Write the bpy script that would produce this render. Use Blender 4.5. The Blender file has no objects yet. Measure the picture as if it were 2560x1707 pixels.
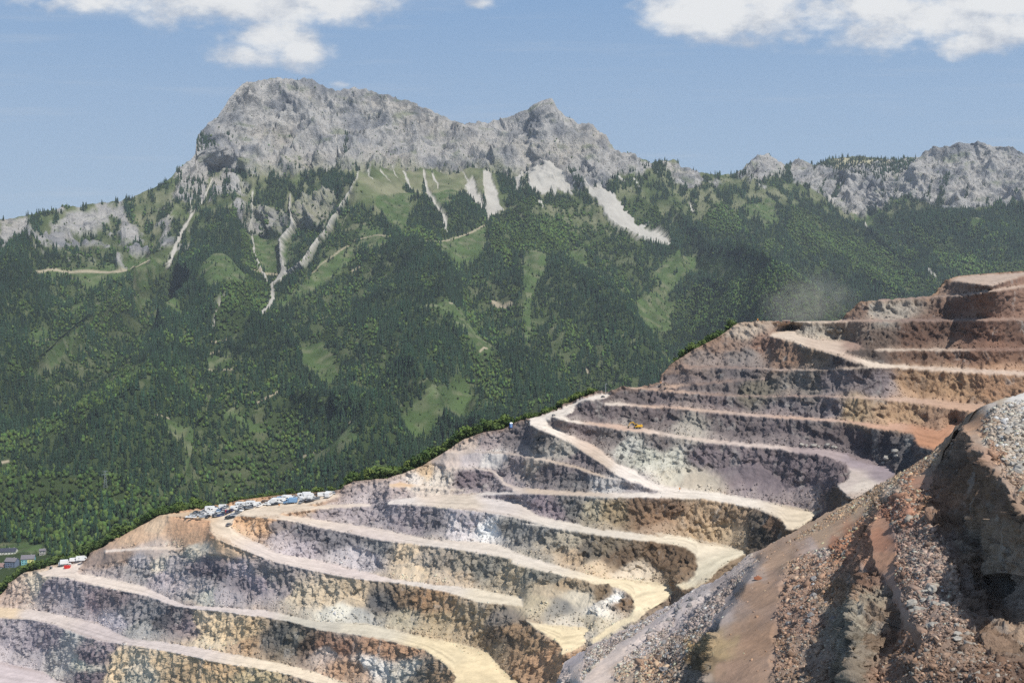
import bpy, math, random
import numpy as np
from math import radians
random.seed(7); RNG = np.random.default_rng(7)
SC = bpy.context.scene
COL = SC.collection
# ------------------------------------------------------------------ camera, world, sun
F = 2830.0; W, H = 2560.0, 1707.0; CX, CY = 1280.0, 853.5; HOR = 642.0
PITCH = math.atan((CY-HOR)/F)
cam_d = bpy.data.cameras.new('camera'); cam = bpy.data.objects.new('camera', cam_d); COL.objects.link(cam)
cam_d.sensor_width = 36.0; cam_d.lens = 36.0*F/W; cam_d.clip_start = 1.0; cam_d.clip_end = 60000.0
cam.rotation_euler = (math.pi/2-PITCH, 0, 0); SC.camera = cam
SUN_EL, SUN_AZ = radians(56), radians(136)      # azimuth clockwise from the view direction (+Y)
wd = bpy.data.worlds.new("World"); SC.world = wd; wd.use_nodes = True
sun_d = bpy.data.lights.new('sun', 'SUN'); sun_d.energy = 4.9; sun_d.angle = radians(0.5); sun_d.color = (1.0, .955, .88)
sun = bpy.data.objects.new('sun', sun_d); COL.objects.link(sun)
from mathutils import Vector
SUNV = Vector((math.sin(SUN_AZ)*math.cos(SUN_EL), math.cos(SUN_AZ)*math.cos(SUN_EL), math.sin(SUN_EL)))
sun.rotation_euler = SUNV.to_track_quat('Z', 'Y').to_euler(); sun.location = (0, 0, 500)
SC.view_settings.view_transform = 'Standard'; SC.view_settings.look = 'None'
SC.view_settings.exposure = 0.0; SC.view_settings.gamma = 1.0
SC.cycles.use_denoising = False; SC.cycles.max_bounces = 4; SC.cycles.diffuse_bounces = 2; SC.cycles.volume_bounces = 0
SC.cycles.use_adaptive_sampling = False

def uv(px, py):
    px = np.asarray(px, float); py = np.asarray(py, float)
    xc = (px-CX)/F; yc = -(py-CY)/F; s, c = math.sin(PITCH), math.cos(PITCH)
    Y = c+s*yc
    return xc/Y, (-s+c*yc)/Y
def P3(px, py, d):
    u, v = uv(px, py); return np.stack([u*d, d+0*u, v*d], -1)
def srgb(c):
    c = np.asarray(c, float)/255.0
    return np.where(c <= .04045, c/12.92, ((c+.055)/1.055)**2.4)

# node helper
class NT:
    def __init__(s, tree): s.t = tree; tree.nodes.clear()
    def n(s, typ, **kw):
        nd = s.t.nodes.new(typ)
        for k, v in kw.items():
            if k == 'ins':
                for a, b in v.items():
                    if hasattr(b, 'is_linked') or isinstance(b, bpy.types.NodeSocket): s.t.links.new(b, nd.inputs[a])
                    else: nd.inputs[a].default_value = b
            else: setattr(nd, k, v)
        return nd
    def m(s, op, a, b=0.0, c=0.0, clamp=False):
        nd = s.n('ShaderNodeMath', operation=op, use_clamp=clamp)
        for i, v in enumerate((a, b, c)):
            if isinstance(v, bpy.types.NodeSocket): s.t.links.new(v, nd.inputs[i])
            else: nd.inputs[i].default_value = v
        return nd.outputs[0]
    def noise(s, vec, scale, detail=4, rough=.55, dist=0.0, dim='3D'):
        nd = s.n('ShaderNodeTexNoise', noise_dimensions=dim, ins={'Vector': vec, 'Scale': scale, 'Detail': detail, 'Roughness': rough, 'Distortion': dist})
        return nd.outputs['Fac']
    def ramp(s, v, a, b, lo=0.0, hi=1.0, smooth=True):
        nd = s.n('ShaderNodeMapRange', interpolation_type='SMOOTHSTEP' if smooth else 'LINEAR', ins={'Value': v, 'From Min': a, 'From Max': b, 'To Min': lo, 'To Max': hi})
        return nd.outputs[0]
    def mix(s, f, a, b, mode='MIX'):
        nd = s.n('ShaderNodeMix', data_type='RGBA', blend_type=mode)
        for k, v in ((0, f), (6, a), (7, b)):
            if isinstance(v, bpy.types.NodeSocket): s.t.links.new(v, nd.inputs[k])
            else: nd.inputs[k].default_value = v if k == 0 else (tuple(v)+(1.0,))[:4]
        return nd.outputs[2]
    def mapping(s, vec, scale=(1, 1, 1), rot=(0, 0, 0), loc=(0, 0, 0)):
        return s.n('ShaderNodeMapping', ins={'Vector': vec, 'Scale': scale, 'Rotation': rot, 'Location': loc}).outputs[0]

# world: Nishita sky with cumulus placed by direction
def build_world():
    T = NT(wd.node_tree)
    sky = T.n('ShaderNodeTexSky', sky_type='NISHITA', sun_disc=False, sun_elevation=SUN_EL, sun_rotation=SUN_AZ,
              altitude=1200.0, air_density=1.0, dust_density=0.6, ozone_density=2.0)
    tc = T.n('ShaderNodeTexCoord').outputs['Generated']
    sep = T.n('ShaderNodeSeparateXYZ', ins={0: tc})
    yy = T.m('MAXIMUM', sep.outputs[1], 0.05)
    u = T.m('DIVIDE', sep.outputs[0], yy); v = T.m('DIVIDE', sep.outputs[2], yy)
    e1 = T.ramp(sep.outputs[2], .0, .30, smooth=False)
    low = T.mix(e1, (4.3, 5.6, 7.0), (1.55, 3.2, 6.0))
    hi = T.n('ShaderNodeHueSaturation', ins={'Color': sky.outputs[0], 'Saturation': 0.62, 'Value': 0.95, 'Hue': .5}).outputs[0]
    hsc = T.mix(T.ramp(sep.outputs[2], .25, .7), low, hi)
    uvv = T.n('ShaderNodeCombineXYZ', ins={0: u, 1: v}).outputs[0]
    uvs = T.mapping(uvv, scale=(1.0, 1.7, 1))
    n1 = T.noise(uvs, 9.0, 7, .58); n2 = T.noise(T.mapping(uvs, loc=(3.1, 1.7, 0)), 28.0, 6, .6)
    nn = T.m('ADD', T.m('MULTIPLY', T.m('SUBTRACT', n1, .5), 3.0), T.m('MULTIPLY', T.m('SUBTRACT', n2, .5), 1.7))
    # (px,py,rx,ry,strength)
    blobs = [(330,5,250,42,1.0),(560,8,300,62,1.1),(830,10,200,50,1.0),(520,40,200,26,.85),(640,32,160,36,.8),
             (680,100,95,48,1.25),(620,140,110,38,1.1),(735,125,80,48,1.1),(590,85,75,28,.62),(200,5,90,18,.7),
             (1060,2,90,14,.5),(1200,8,46,18,.75),(845,212,30,11,.6),
             (1720,35,130,52,1.1),(1900,15,230,80,1.2),(2150,10,280,100,1.25),(2350,50,170,62,1.05),(2230,105,90,34,.75),(1900,80,60,30,.6),
             (2440,110,95,38,1.15),(2520,80,120,50,1.15),(1970,95,40,16,.7),(2480,10,190,40,1.1),(75,210,40,12,.28),(2395,358,26,11,.45)]
    dens = None
    for (bx, by, rx, ry, st) in blobs:
        a, b = uv(bx, by); a = float(a); b = float(b)
        dx = T.m('MULTIPLY', T.m('SUBTRACT', u, a), F/rx); dy = T.m('MULTIPLY', T.m('SUBTRACT', v, b), F/ry)
        r2 = T.m('ADD', T.m('MULTIPLY', dx, dx), T.m('MULTIPLY', dy, dy))
        e = T.m('MULTIPLY', T.m('EXPONENT', T.m('MULTIPLY', r2, -.75)), st)
        dens = e if dens is None else T.m('MAXIMUM', dens, e)
    dens2 = T.m('ADD', dens, T.m('MULTIPLY', nn, T.m('MINIMUM', T.m('MULTIPLY', dens, 2.2), .75)))
    alpha = T.ramp(dens2, .30, 1.05)
    # grey undersides and brighter lobes
    lobes = T.noise(T.mapping(uvs, loc=(.012, .014, 0)), 20.0, 7, .62)
    shade = T.m('ADD', T.m('MULTIPLY', T.m('SUBTRACT', lobes, .5), 2.6), T.m('MULTIPLY', T.m('SUBTRACT', dens2, .55), .75))
    v0 = T.m('MULTIPLY', T.m('SUBTRACT', v, .20), 1.0)
    ccol = T.mix(T.ramp(shade, -.35, .55), (5.2, 5.6, 6.3), (8.9, 8.9, 8.8))
    # thin high streaks
    st = T.noise(T.mapping(uvv, scale=(1.2, 16, 1), rot=(0, 0, radians(-4))), 4.0, 6, .6)
    streak = T.m('MULTIPLY', T.ramp(st, .5, .8), .22)
    c1 = T.mix(streak, hsc, (6.2, 6.5, 6.9))
    c2 = T.mix(T.m('MULTIPLY', alpha, .96), c1, ccol)
    bg = T.n('ShaderNodeBackground', ins={'Color': c2, 'Strength': 0.1})
    out = T.n('ShaderNodeOutputWorld', ins={'Surface': bg.outputs[0]})
build_world()

# ------------------------------------------------------------------ numpy tools
_perm = np.random.default_rng(3).permutation(512)
_perm = np.concatenate([_perm, _perm, _perm])
_g3 = np.random.default_rng(5).normal(size=(512, 3)); _g3 /= np.linalg.norm(_g3, axis=1, keepdims=True); _g3 = _g3.astype(np.float32)
def perlin(x, y, z):
    x = np.asarray(x, np.float32); y = np.asarray(y, np.float32); z = np.asarray(z, np.float32)
    x, y, z = np.broadcast_arrays(x, y, z)
    xi = np.floor(x).astype(np.int32); yi = np.floor(y).astype(np.int32); zi = np.floor(z).astype(np.int32)
    xf = x-xi; yf = y-yi; zf = z-zi
    u = xf*xf*xf*(xf*(xf*6-15)+10); v = yf*yf*yf*(yf*(yf*6-15)+10); w = zf*zf*zf*(zf*(zf*6-15)+10)
    xi &= 511; yi &= 511; zi &= 511
    def c(a, b, e):
        h = _perm[_perm[_perm[(xi+a) & 511]+((yi+b) & 511)] + ((zi+e) & 511)] & 511
        g = _g3[h]
        return g[..., 0]*(xf-a)+g[..., 1]*(yf-b)+g[..., 2]*(zf-e)
    def l(t, a, b): return a+t*(b-a)
    return 1.6*l(w, l(v, l(u, c(0,0,0), c(1,0,0)), l(u, c(0,1,0), c(1,1,0))), l(v, l(u, c(0,0,1), c(1,0,1)), l(u, c(0,1,1), c(1,1,1))))
def fbm(x, y, z, o=4, gain=.5):
    s = 0; a = 1.0
    for k in range(o):
        s = s+a*perlin(x*2**k+13.7*k, y*2**k+5.1*k, z*2**k+9.3*k); a *= gain
    return s
def ridged(x, y, z, o=4, gain=.5):
    s = 0; a = 1.0; w = 1.0
    for k in range(o):
        n = 1-np.abs(perlin(x*2**k+3.7*k, y*2**k+7.1*k, z*2**k+1.3*k))*1.6
        n = np.clip(n, 0, 1)**2
        s = s+a*n*w; w = np.clip(n*1.5, 0, 1); a *= gain
    return s
def blocks(x, y, z, sz, el=1.0, seed=0):
    """fractured rock: a random offset per tilted block"""
    a = (x*.83+y*.46+z*.31)/sz; b = (-x*.50+y*.80+z*.33)/sz; c = (-x*.21-y*.36+z*.9)/(sz*el)
    w = .35; a = a+w*perlin(b*.7, c*.7, a*.7+seed); b = b+w*perlin(a*.7+9, c*.7, b*.7+seed); c = c+w*perlin(a*.6, b*.6+5, c*.6)
    ia = np.floor(a).astype(np.int64) & 511; ib = np.floor(b+.5*((np.floor(c).astype(np.int64)) & 1)).astype(np.int64) & 511; ic = (np.floor(c).astype(np.int64)+seed) & 511
    h = _perm[(_perm[(_perm[ia]+ib) & 511]+ic) & 511]
    t = (a-np.floor(a)-.5)*((h % 7)/7-.5)+(c-np.floor(c)-.5)*((h % 5)/5-.5)
    return h/511.0-.5+.6*t
def inpoly(X, Y, poly):
    poly = np.asarray(poly, float); out = np.zeros(X.shape, bool)
    bx = (X >= poly[:, 0].min()) & (X <= poly[:, 0].max()) & (Y >= poly[:, 1].min()) & (Y <= poly[:, 1].max())
    idx = np.nonzero(bx.ravel())[0]
    if not len(idx): return out
    x = X.ravel()[idx]; y = Y.ravel()[idx]; r = np.zeros(len(idx), bool)
    x0, y0 = poly[-1]
    for x1, y1 in poly:
        c = (y0 > y) != (y1 > y)
        if c.any() and y1 != y0: r ^= c & (x < (x1-x0)*(y-y0)/(y1-y0)+x0)
        x0, y0 = x1, y1
    o = out.ravel(); o[idx] = r
    return o.reshape(X.shape)
def linedist(X, Y, pts, widths=None):
    """distance to a polyline; with widths, distance divided by the local half width"""
    best = np.full(X.shape, 1e9)
    for k in range(len(pts)-1):
        (ax, ay), (bx, by) = pts[k][:2], pts[k+1][:2]
        dx, dy = bx-ax, by-ay; L = dx*dx+dy*dy+1e-9
        t = np.clip(((X-ax)*dx+(Y-ay)*dy)/L, 0, 1)
        dd = np.hypot(X-ax-t*dx, Y-ay-t*dy)
        if widths is not None: dd = dd/(widths[k]*(1-t)+widths[k+1]*t)
        best = np.minimum(best, dd)
    return best
def blur(A, r):
    for ax in (0, 1):
        B = np.cumsum(np.pad(A, [(r+1, r) if k == ax else (0, 0) for k in range(A.ndim)], mode='edge'), axis=ax)
        n = A.shape[ax]
        hi = np.take(B, np.arange(2*r+1, 2*r+1+n), axis=ax); lo = np.take(B, np.arange(0, n), axis=ax)
        A = (hi-lo)/(2*r+1)
    return A
def bil(A, fx, fy):
    ny, nx = A.shape[:2]; fx = np.clip(fx, 0, nx-1.001); fy = np.clip(fy, 0, ny-1.001)
    i = fx.astype(int); j = fy.astype(int); a = fx-i; b = fy-j
    if A.ndim == 3: a = a[..., None]; b = b[..., None]
    return (A[j, i]*(1-a)+A[j, i+1]*a)*(1-b)+(A[j+1, i]*(1-a)+A[j+1, i+1]*a)*b
def idw(X, Y, samples, p=4.0):
    S = np.array(samples, float); acc = 0; ws = 0
    for x, y, r, g, b in S:
        w = 1/((X-x)**2+((Y-y)*1.6)**2+60.0)**(p/2)
        acc = acc+w[..., None]*srgb((r, g, b)); ws = ws+w
    return acc/ws[..., None]
def normals(P):
    du = np.gradient(P, axis=1); dv = np.gradient(P, axis=0)
    n = np.cross(du, dv); n /= np.linalg.norm(n, axis=-1, keepdims=True)+1e-9
    n *= np.where(n[..., 2:3] < 0, -1, 1)
    return n
def mesh_np(name, V, Fa, mat, color=None, smooth=False, parent=None, kind=None):
    V = np.asarray(V, np.float32).reshape(-1, 3); Fa = np.asarray(Fa, np.int32); k = Fa.shape[1]
    me = bpy.data.meshes.new(name)
    me.vertices.add(len(V)); me.vertices.foreach_set('co', V.ravel())
    me.loops.add(Fa.size); me.loops.foreach_set('vertex_index', Fa.ravel())
    me.polygons.add(len(Fa)); me.polygons.foreach_set('loop_start', np.arange(0, Fa.size, k, dtype=np.int32))
    me.polygons.foreach_set('loop_total', np.full(len(Fa), k, np.int32))
    if smooth: me.polygons.foreach_set('use_smooth', np.ones(len(Fa), bool))
    if color is not None:
        a = me.color_attributes.new('albedo', 'FLOAT_COLOR', 'POINT')
        c = np.asarray(color, np.float32).reshape(len(V), -1)
        if c.shape[1] == 3: c = np.concatenate([c, np.ones((len(V), 1), np.float32)], 1)
        a.data.foreach_set('color', c.ravel())
    me.update(calc_edges=True); me.materials.append(mat)
    o = bpy.data.objects.new(name, me); COL.objects.link(o)
    if parent: o.parent = parent
    if kind: o['kind'] = kind
    return o
def gridfaces(nr, nc):
    i = np.arange(nr*nc).reshape(nr, nc)
    return np.stack([i[:-1, :-1], i[1:, :-1], i[1:, 1:], i[:-1, 1:]], -1).reshape(-1, 4)

# ------------------------------------------------------------------ materials
def mat(name): m = bpy.data.materials.new(name); m.use_nodes = True; return m, NT(m.node_tree)
def finish(T, base, rough=.9, bump=None, bstr=.5, bdist=1.0, spec=.2, metal=0.0):
    ins = {'Base Color': base, 'Roughness': rough, 'Specular IOR Level': spec, 'Metallic': metal}
    if bump is not None:
        ins['Normal'] = T.n('ShaderNodeBump', ins={'Height': bump, 'Strength': bstr, 'Distance': bdist}).outputs[0]
    b = T.n('ShaderNodeBsdfPrincipled', ins=ins)
    T.n('ShaderNodeOutputMaterial', ins={'Surface': b.outputs[0]})
def simple(name, rgb, rough=.6, metal=0.0, spec=.4, var=.12, scale=.6):
    m, T = mat(name); pos = T.n('ShaderNodeTexCoord').outputs['Object']
    n = T.noise(pos, scale, 4)
    c = T.mix(T.ramp(n, .3, .7), tuple(x*(1-var) for x in rgb), tuple(min(1, x*(1+var)) for x in rgb))
    finish(T, c, rough, spec=spec, metal=metal); return m
def terrain_mat(name, s_dark, s_mid, strip=(1, 1, .45), dark=(.085, .078, .074), bdist=1.0, dark_amt=.6, cover=None):
    """albedo from the vertices, broken up by streaks, stains, painted crevice darkness and grain; alpha says how rugged"""
    m, T = mat(name)
    at = T.n('ShaderNodeAttribute', attribute_name='albedo'); c = at.outputs['Color']; al = at.outputs['Alpha']
    pos = T.n('ShaderNodeTexCoord').outputs['Object']
    ps = T.mapping(pos, scale=strip)
    nm = T.noise(ps, s_mid, 6, .62, .4); nf = T.noise(pos, s_mid*5, 4, .6)
    nd = T.noise(ps, s_dark, 8, .68, .7)
    nl = T.noise(T.mapping(pos, scale=strip, loc=(37, 11, 5)), s_dark*.55, 7, .6, .5)
    k = T.m('ADD', .8, T.m('MULTIPLY', nm, .4))
    k2 = T.m('MULTIPLY', k, T.m('ADD', .86, T.m('MULTIPLY', nf, .28)))
    comb = T.n('ShaderNodeCombineColor', ins={0: k2, 1: k2, 2: k2}).outputs[0]
    c = T.mix(1.0, c, comb, 'MULTIPLY')
    nd2 = T.noise(T.mapping(pos, scale=strip, loc=(7, 3, 19)), s_dark*3.2, 5, .65, .5)
    stain_crevice = T.m('MULTIPLY', T.m('MULTIPLY', T.m('MAXIMUM', T.ramp(nd, .545, .62), T.m('MULTIPLY', T.ramp(nd2, .56, .62), .8)), al), dark_amt)  # dark stains that also paint crevice shade into the rock colour
    c = T.mix(stain_crevice, c, dark)
    lite = T.m('MULTIPLY', T.m('MULTIPLY', T.ramp(nl, .56, .66), al), .25 if 'lime' in name else .4)
    c = T.mix(lite, c, (.42, .40, .37))
    h = T.m('ADD', T.m('MULTIPLY', nd, -1.2), T.m('ADD', nm, T.m('MULTIPLY', nf, .5)))
    finish(T, c, .95, h, T.m('ADD', .25, T.m('MULTIPLY', al, .6)), bdist, .12)
    return m
M_quarry = terrain_mat('quarry_rock', .21, .35, strip=(1, 1, .28), bdist=1.2, dark_amt=.36)
M_near = terrain_mat('near_rock', .45, 1.1, strip=(1, 1, .5), dark=(.07, .05, .04), bdist=.5, dark_amt=.55)
M_lime = terrain_mat('limestone', .014, .03, strip=(1, 1, .5), dark=(.085, .095, .10), bdist=22, dark_amt=.62)
def leaf_mat(name):
    m, T = mat(name); at = T.n('ShaderNodeAttribute', attribute_name='albedo').outputs['Color']
    n = T.noise(T.n('ShaderNodeTexCoord').outputs['Object'], .25, 3)
    k = T.m('ADD', .65, T.m('MULTIPLY', n, .7))
    c = T.mix(1.0, at, T.n('ShaderNodeCombineColor', ins={0: k, 1: k, 2: k}).outputs[0], 'MULTIPLY')
    finish(T, c, .85, spec=.15); return m
M_leaf = leaf_mat('foliage'); M_bark = simple('bark', (.10, .075, .055), .9)

# ------------------------------------------------------------------ quarry: traced benches
def S(o, s): return lambda pts: [(o[0]+x/s, o[1]+y/s) for x, y in pts]
A_ = S((1000, 950), 3.672); B_ = S((1600, 700), 3.672); C_ = S((0, 1280), 3.672); D_ = S((640, 1280), 3.672)
R2 = S((1280, 640), 1.4695); R1 = S((0, 853), 1.836); Z6 = S((1300, 1307), 3.92)
SKY_M = [(-400,1690),(-60,1535),(0,1487),(22,1458),(60,1432),(98,1424),(152,1409),(195,1400),(212,1399),(229,1381),(283,1351),(327,1327),(398,1289),(474,1275),(545,1263),(599,1250),(697,1238),(770,1232),(833,1228),(850,1221),(877,1204),(953,1196),(1002,1185),(1057,1163),(1117,1126),(1160,1098),(1209,1080),(1251,1074),(1269,1065),(1292,1053),(1333,1044),(1363,1032),(1404,1016),(1450,995),(1488,983),(1525,980),(1540,972),(1555,965),(1577,968),(1600,968),(1625,960),(1647,954),(1660,930),(1671,915),(1700,895),(1715,885),(1745,868),(1797,842),(1820,825),(1845,807),(1892,803),(1905,801),(1947,804),(2001,803),(2090,802),(2110,797),(2131,771),(2151,755),(2199,749),(2331,739),(2345,722),(2355,708),(2375,698),(2396,690),(2437,686),(2559,677),(2660,668),(3000,640)]
BENCH = [
 # top plateau and upper right benches
 R2([(1600,92),(1640,78),(1700,68),(1790,66),(1900,56),(2000,50),(2000,62),(1880,72),(1800,98),(1760,112),(1700,104),(1650,96)]),
 R2([(1345,160),(1545,146),(1640,140),(1880,106),(2000,95),(2000,104),(1880,115),(1640,148),(1545,153),(1345,167)]),
 R2([(1040,238),(1220,232),(1400,231),(1880,226),(2000,225),(2000,234),(1880,236),(1400,241),(1040,244)]),
 B_([(1500,435),(1420,470),(1440,500),(1640,545),(1800,590),(2030,615),(2080,630),(1920,640),(1870,660),(2050,720),(2200,760),(2350,775),(2800,800),(3200,820),(3700,840),(3700,885),(3200,860),(2700,830),(2350,806),(2120,806),(2000,760),(1850,710),(1650,645),(1480,600),(1400,560),(1300,545),(1180,515),(1230,480),(1350,450)]),
 B_([(1640,535),(1900,545),(2060,600),(1900,610),(1700,570)]),
 R2([(1330,338),(1500,340),(1880,337),(2000,337),(2000,346),(1880,346),(1500,349),(1330,346)]),
 B_([(380,790),(700,785),(1000,800),(1350,815),(1700,815),(2100,800),(2120,810),(1800,825),(1350,832),(1000,818),(700,806),(400,812)]),
 B_([(180,965),(700,935),(1180,895),(1180,905),(700,948),(400,965),(300,985),(180,980)]),
 B_([(-90,980),(0,985),(300,1008),(600,1035),(900,1055),(1150,1060),(1400,1055),(1800,1060),(2350,1085),(2350,1098),(1800,1075),(1400,1070),(1100,1072),(800,1066),(600,1052),(300,1028),(0,1000),(-90,995)]),
 R2([(1380,520),(1500,520),(1640,535),(1740,548),(1700,575),(1600,560),(1450,535),(1380,530)]),
 # orange bench
 B_([(-330,1130),(0,1140),(300,1158),(600,1185),(900,1210),(1200,1235),(1500,1255),(1800,1275),(2100,1310),(2350,1345),(2350,1395),(2150,1365),(1900,1305),(1500,1283),(1100,1255),(800,1230),(500,1200),(250,1170),(0,1155),(-330,1150)]),
 R2([(1380,610),(1480,618),(1570,640),(1640,600),(1625,640),(1570,720),(1490,700),(1475,655),(1400,640)]),
 # excavator road and purple hairpin
 A_([(1440,330),(1520,340),(1560,365),(1700,380),(1950,405),(2150,430),(2350,462),(2350,500),(2200,478),(2000,455),(1800,420),(1600,392),(1460,362),(1420,345)]),
 B_([(-20,1350),(100,1370),(400,1430),(700,1465),(1000,1495),(1400,1525),(1400,1560),(1000,1530),(600,1490),(300,1440),(0,1395)]),
 R2([(1000,700),(1150,708),(1240,725),(1320,750),(1385,775),(1410,800),(1340,850),(1265,890),(1240,890),(1190,845),(1235,815),(1240,790),(1225,765),(1150,735),(1000,716)]),
 # white haul road
 A_([(1940,118),(1900,160),(1760,185),(1660,195),(1610,240),(1590,290),(1520,330),(1440,345),(1400,345),(1340,370),(1370,420),(1500,480),(1650,545),(1800,605),(1930,700),(2000,760),(2150,820),(2250,900),(2350,950),(2700,1025),(2700,1060),(2350,1000),(2250,965),(2120,930),(1980,870),(1900,800),(1700,670),(1560,575),(1400,500),(1250,440),(1180,410),(1190,350),(1300,320),(1500,250),(1660,175),(1760,145),(1850,130)]),
 A_([(1880,215),(2000,205),(2350,235),(2600,250),(2600,262),(2300,250),(2000,232),(1880,228)]),
 R2([(480,830),(620,852),(750,868),(900,893),(1050,923),(1110,940),(1060,985),(1010,1003),(985,965),(900,928),(800,908),(700,893),(560,888),(300,885),(100,875),(0,862),(0,846),(200,862),(400,870),(560,868),(480,845)]),
 R2([(1110,940),(1140,930),(1060,1000),(1000,1006),(1010,985)]),
 # thin benches of the middle
 A_([(400,650),(800,655),(1050,665),(1200,700),(1400,735),(1600,780),(1800,850),(1930,895),(2060,920),(1980,915),(1900,900),(1780,870),(1600,805),(1400,760),(1200,715),(1000,682),(800,668),(400,662)]),
 A_([(400,800),(700,805),(850,825),(930,880),(980,950),(1080,980),(1250,1005),(1250,1025),(1050,1000),(940,955),(910,890),(840,840),(680,815),(400,812)]),
 A_([(-110,960),(0,935),(150,955),(400,985),(560,1000),(620,1020),(400,1000),(200,985),(0,975),(-110,985)]),
 # pale wide area
 A_([(-120,1110),(0,1085),(200,1060),(500,1045),(800,1028),(1100,1020),(1500,1030),(1900,1045),(2350,1048),(2350,1068),(1900,1072),(1500,1060),(1200,1045),(900,1050),(700,1062),(900,1095),(1080,1115),(1160,1160),(1250,1230),(1400,1270),(1600,1310),(1800,1360),(2100,1395),(2350,1425),(2350,1468),(2100,1450),(1800,1418),(1600,1380),(1400,1345),(1200,1300),(1050,1260),(900,1235),(700,1205),(400,1175),(150,1150),(0,1140),(-120,1140)]),
 # its hairpin on the right
 Z6([(0,0),(700,55),(1300,120),(1600,145),(1900,185),(2100,240),(2220,300),(2080,360),(1950,450),(1850,560),(1720,635),(1600,650),(1520,605),(1640,575),(1710,530),(1740,420),(1725,320),(1640,245),(1450,205),(1200,175),(900,135),(500,75),(200,30),(0,8)]),
 R2([(500,1012),(650,1030),(800,1075),(860,1085),(800,1100),(700,1060)]),
 # car park and the road from it
 R1([(725,800),(870,778),(1000,762),(1100,745),(1280,722),(1530,700),(1560,705),(1480,735),(1360,760),(1250,765),(1200,770),(1100,792),(1075,815),(1060,850),(1110,888),(1200,930),(1270,970),(1450,1000),(1650,1050),(1800,1088),(2000,1115),(2200,1135),(2400,1175),(2400,1215),(2200,1198),(2050,1150),(1850,1112),(1600,1085),(1400,1045),(1250,1010),(1100,950),(1000,910),(962,870),(965,820),(860,808)]),
 # road above it
 D_([(-500,-60),(-300,-40),(-50,-10),(300,25),(600,70),(900,110),(1250,170),(1600,250),(2000,268),(2200,290),(2350,335),(2350,425),(2100,385),(1800,335),(1500,300),(1150,260),(850,190),(560,140),(300,75),(0,45),(-300,20),(-430,10)]),
 R1([(1100,790),(1170,768),(1380,752),(1700,742),(1700,757),(1450,768),(1300,790),(1170,805)]),
 Z6([(-80,270),(0,300),(200,360),(500,450),(800,540),(1100,548),(1350,575),(1460,620),(1500,690),(1400,775),(1250,855),(1150,950),(1000,1010),(850,1110),(720,1180),(700,1150),(830,1040),(940,970),(1080,900),(1130,830),(1090,720),(1000,645),(870,612),(700,585),(400,510),(0,420),(-80,400)]),
 # red truck road
 C_([(340,560),(450,520),(640,470),(770,430),(740,500),(700,555),(1000,600),(1300,670),(1500,760),(1700,850),(2100,870),(2350,895),(2350,960),(2100,920),(1800,890),(1600,860),(1350,770),(1100,720),(850,670),(600,600),(400,590)]),
 D_([(0,880),(250,930),(500,990),(700,1010),(1000,1010),(1200,1060),(1500,1130),(1900,1210),(2130,1280),(2250,1430),(2400,1560),(2400,1800),(1800,1800),(1830,1500),(1700,1370),(1550,1265),(1250,1190),(900,1120),(600,1085),(300,1000),(0,950)]),
 # lower roads
 C_([(-200,850),(0,870),(300,890),(520,930),(900,1010),(1080,1110),(1200,1160),(1500,1190),(1900,1250),(2350,1340),(2350,1430),(2000,1380),(1600,1290),(1200,1220),(900,1180),(700,1110),(500,1030),(300,990),(0,970),(-200,960)]),
 D_([(0,1340),(250,1390),(500,1450),(700,1520),(850,1570),(1000,1700),(600,1800),(650,1600),(300,1490),(0,1430)]),
 C_([(-200,1340),(0,1370),(250,1420),(400,1460),(500,1530),(620,1570),(700,1700),(-200,1700)]),
 Z6([(50,955),(240,990),(620,1015),(700,1040),(630,1110),(640,1180),(500,1260),(400,1290),(400,1200),(300,1120),(190,1060)]),
 C_([(960,345),(1300,320),(1560,310),(1700,335),(1560,340),(1300,345),(960,368)]),
]
ROADC = [(1500,990,215,203,190),(1400,1040,222,210,196),(1330,1055,222,210,196),(1600,1190,218,208,198),(1800,1240,218,208,195),(2050,1290,215,198,170),(1250,1240,208,198,192),(1000,1240,212,202,195),(1150,1260,205,190,172),(600,1290,220,202,178),(700,1245,210,190,165),(500,1275,205,175,140),(700,1360,208,194,186),(900,1400,205,190,185),(1100,1430,210,200,190),(1250,1490,215,202,178),(1350,1340,212,202,190),(1500,1330,205,195,180),(1750,1370,218,205,180),(1800,1420,208,198,172),(1600,1460,228,210,172),(1650,1510,235,216,175),(300,1440,218,203,190),(450,1510,205,192,188),(600,1550,205,192,186),(800,1545,188,182,168),(900,1570,205,196,175),(1100,1640,225,206,165),(1200,1690,225,204,160),(100,1540,208,194,186),(0,1530,220,195,160),(400,1610,205,192,186),(700,1670,225,208,182),(50,1690,198,184,186),(1400,1620,228,208,165),(250,1600,195,182,180),
 (1650,972,192,158,132),(2000,990,180,140,118),(2400,1010,195,148,110),(1700,1020,205,172,148),(2000,1042,205,165,138),(2200,1060,198,150,118),(2330,1090,185,128,88),(1520,1060,195,165,145),(1700,1080,208,190,175),(1900,1110,200,182,172),(2050,1130,165,148,148),(2150,1150,150,136,142),(2200,1180,150,136,142),(2160,1215,205,192,178),(2130,1200,190,175,165),(1980,830,210,182,148),(2060,865,205,172,138),(2200,900,220,192,158),(2350,918,210,178,145),(2500,930,208,172,140),(2150,855,170,125,98),(2300,800,150,115,98),(2500,870,150,105,80),(1800,917,150,122,108),(2450,690,192,158,128),(1250,1130,175,160,150),(1450,1180,185,165,145),(1350,1215,200,180,160),(1280,1210,190,175,165),(1050,1210,215,198,180),(1010,1205,215,180,140),(1800,950,150,118,100)]
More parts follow.
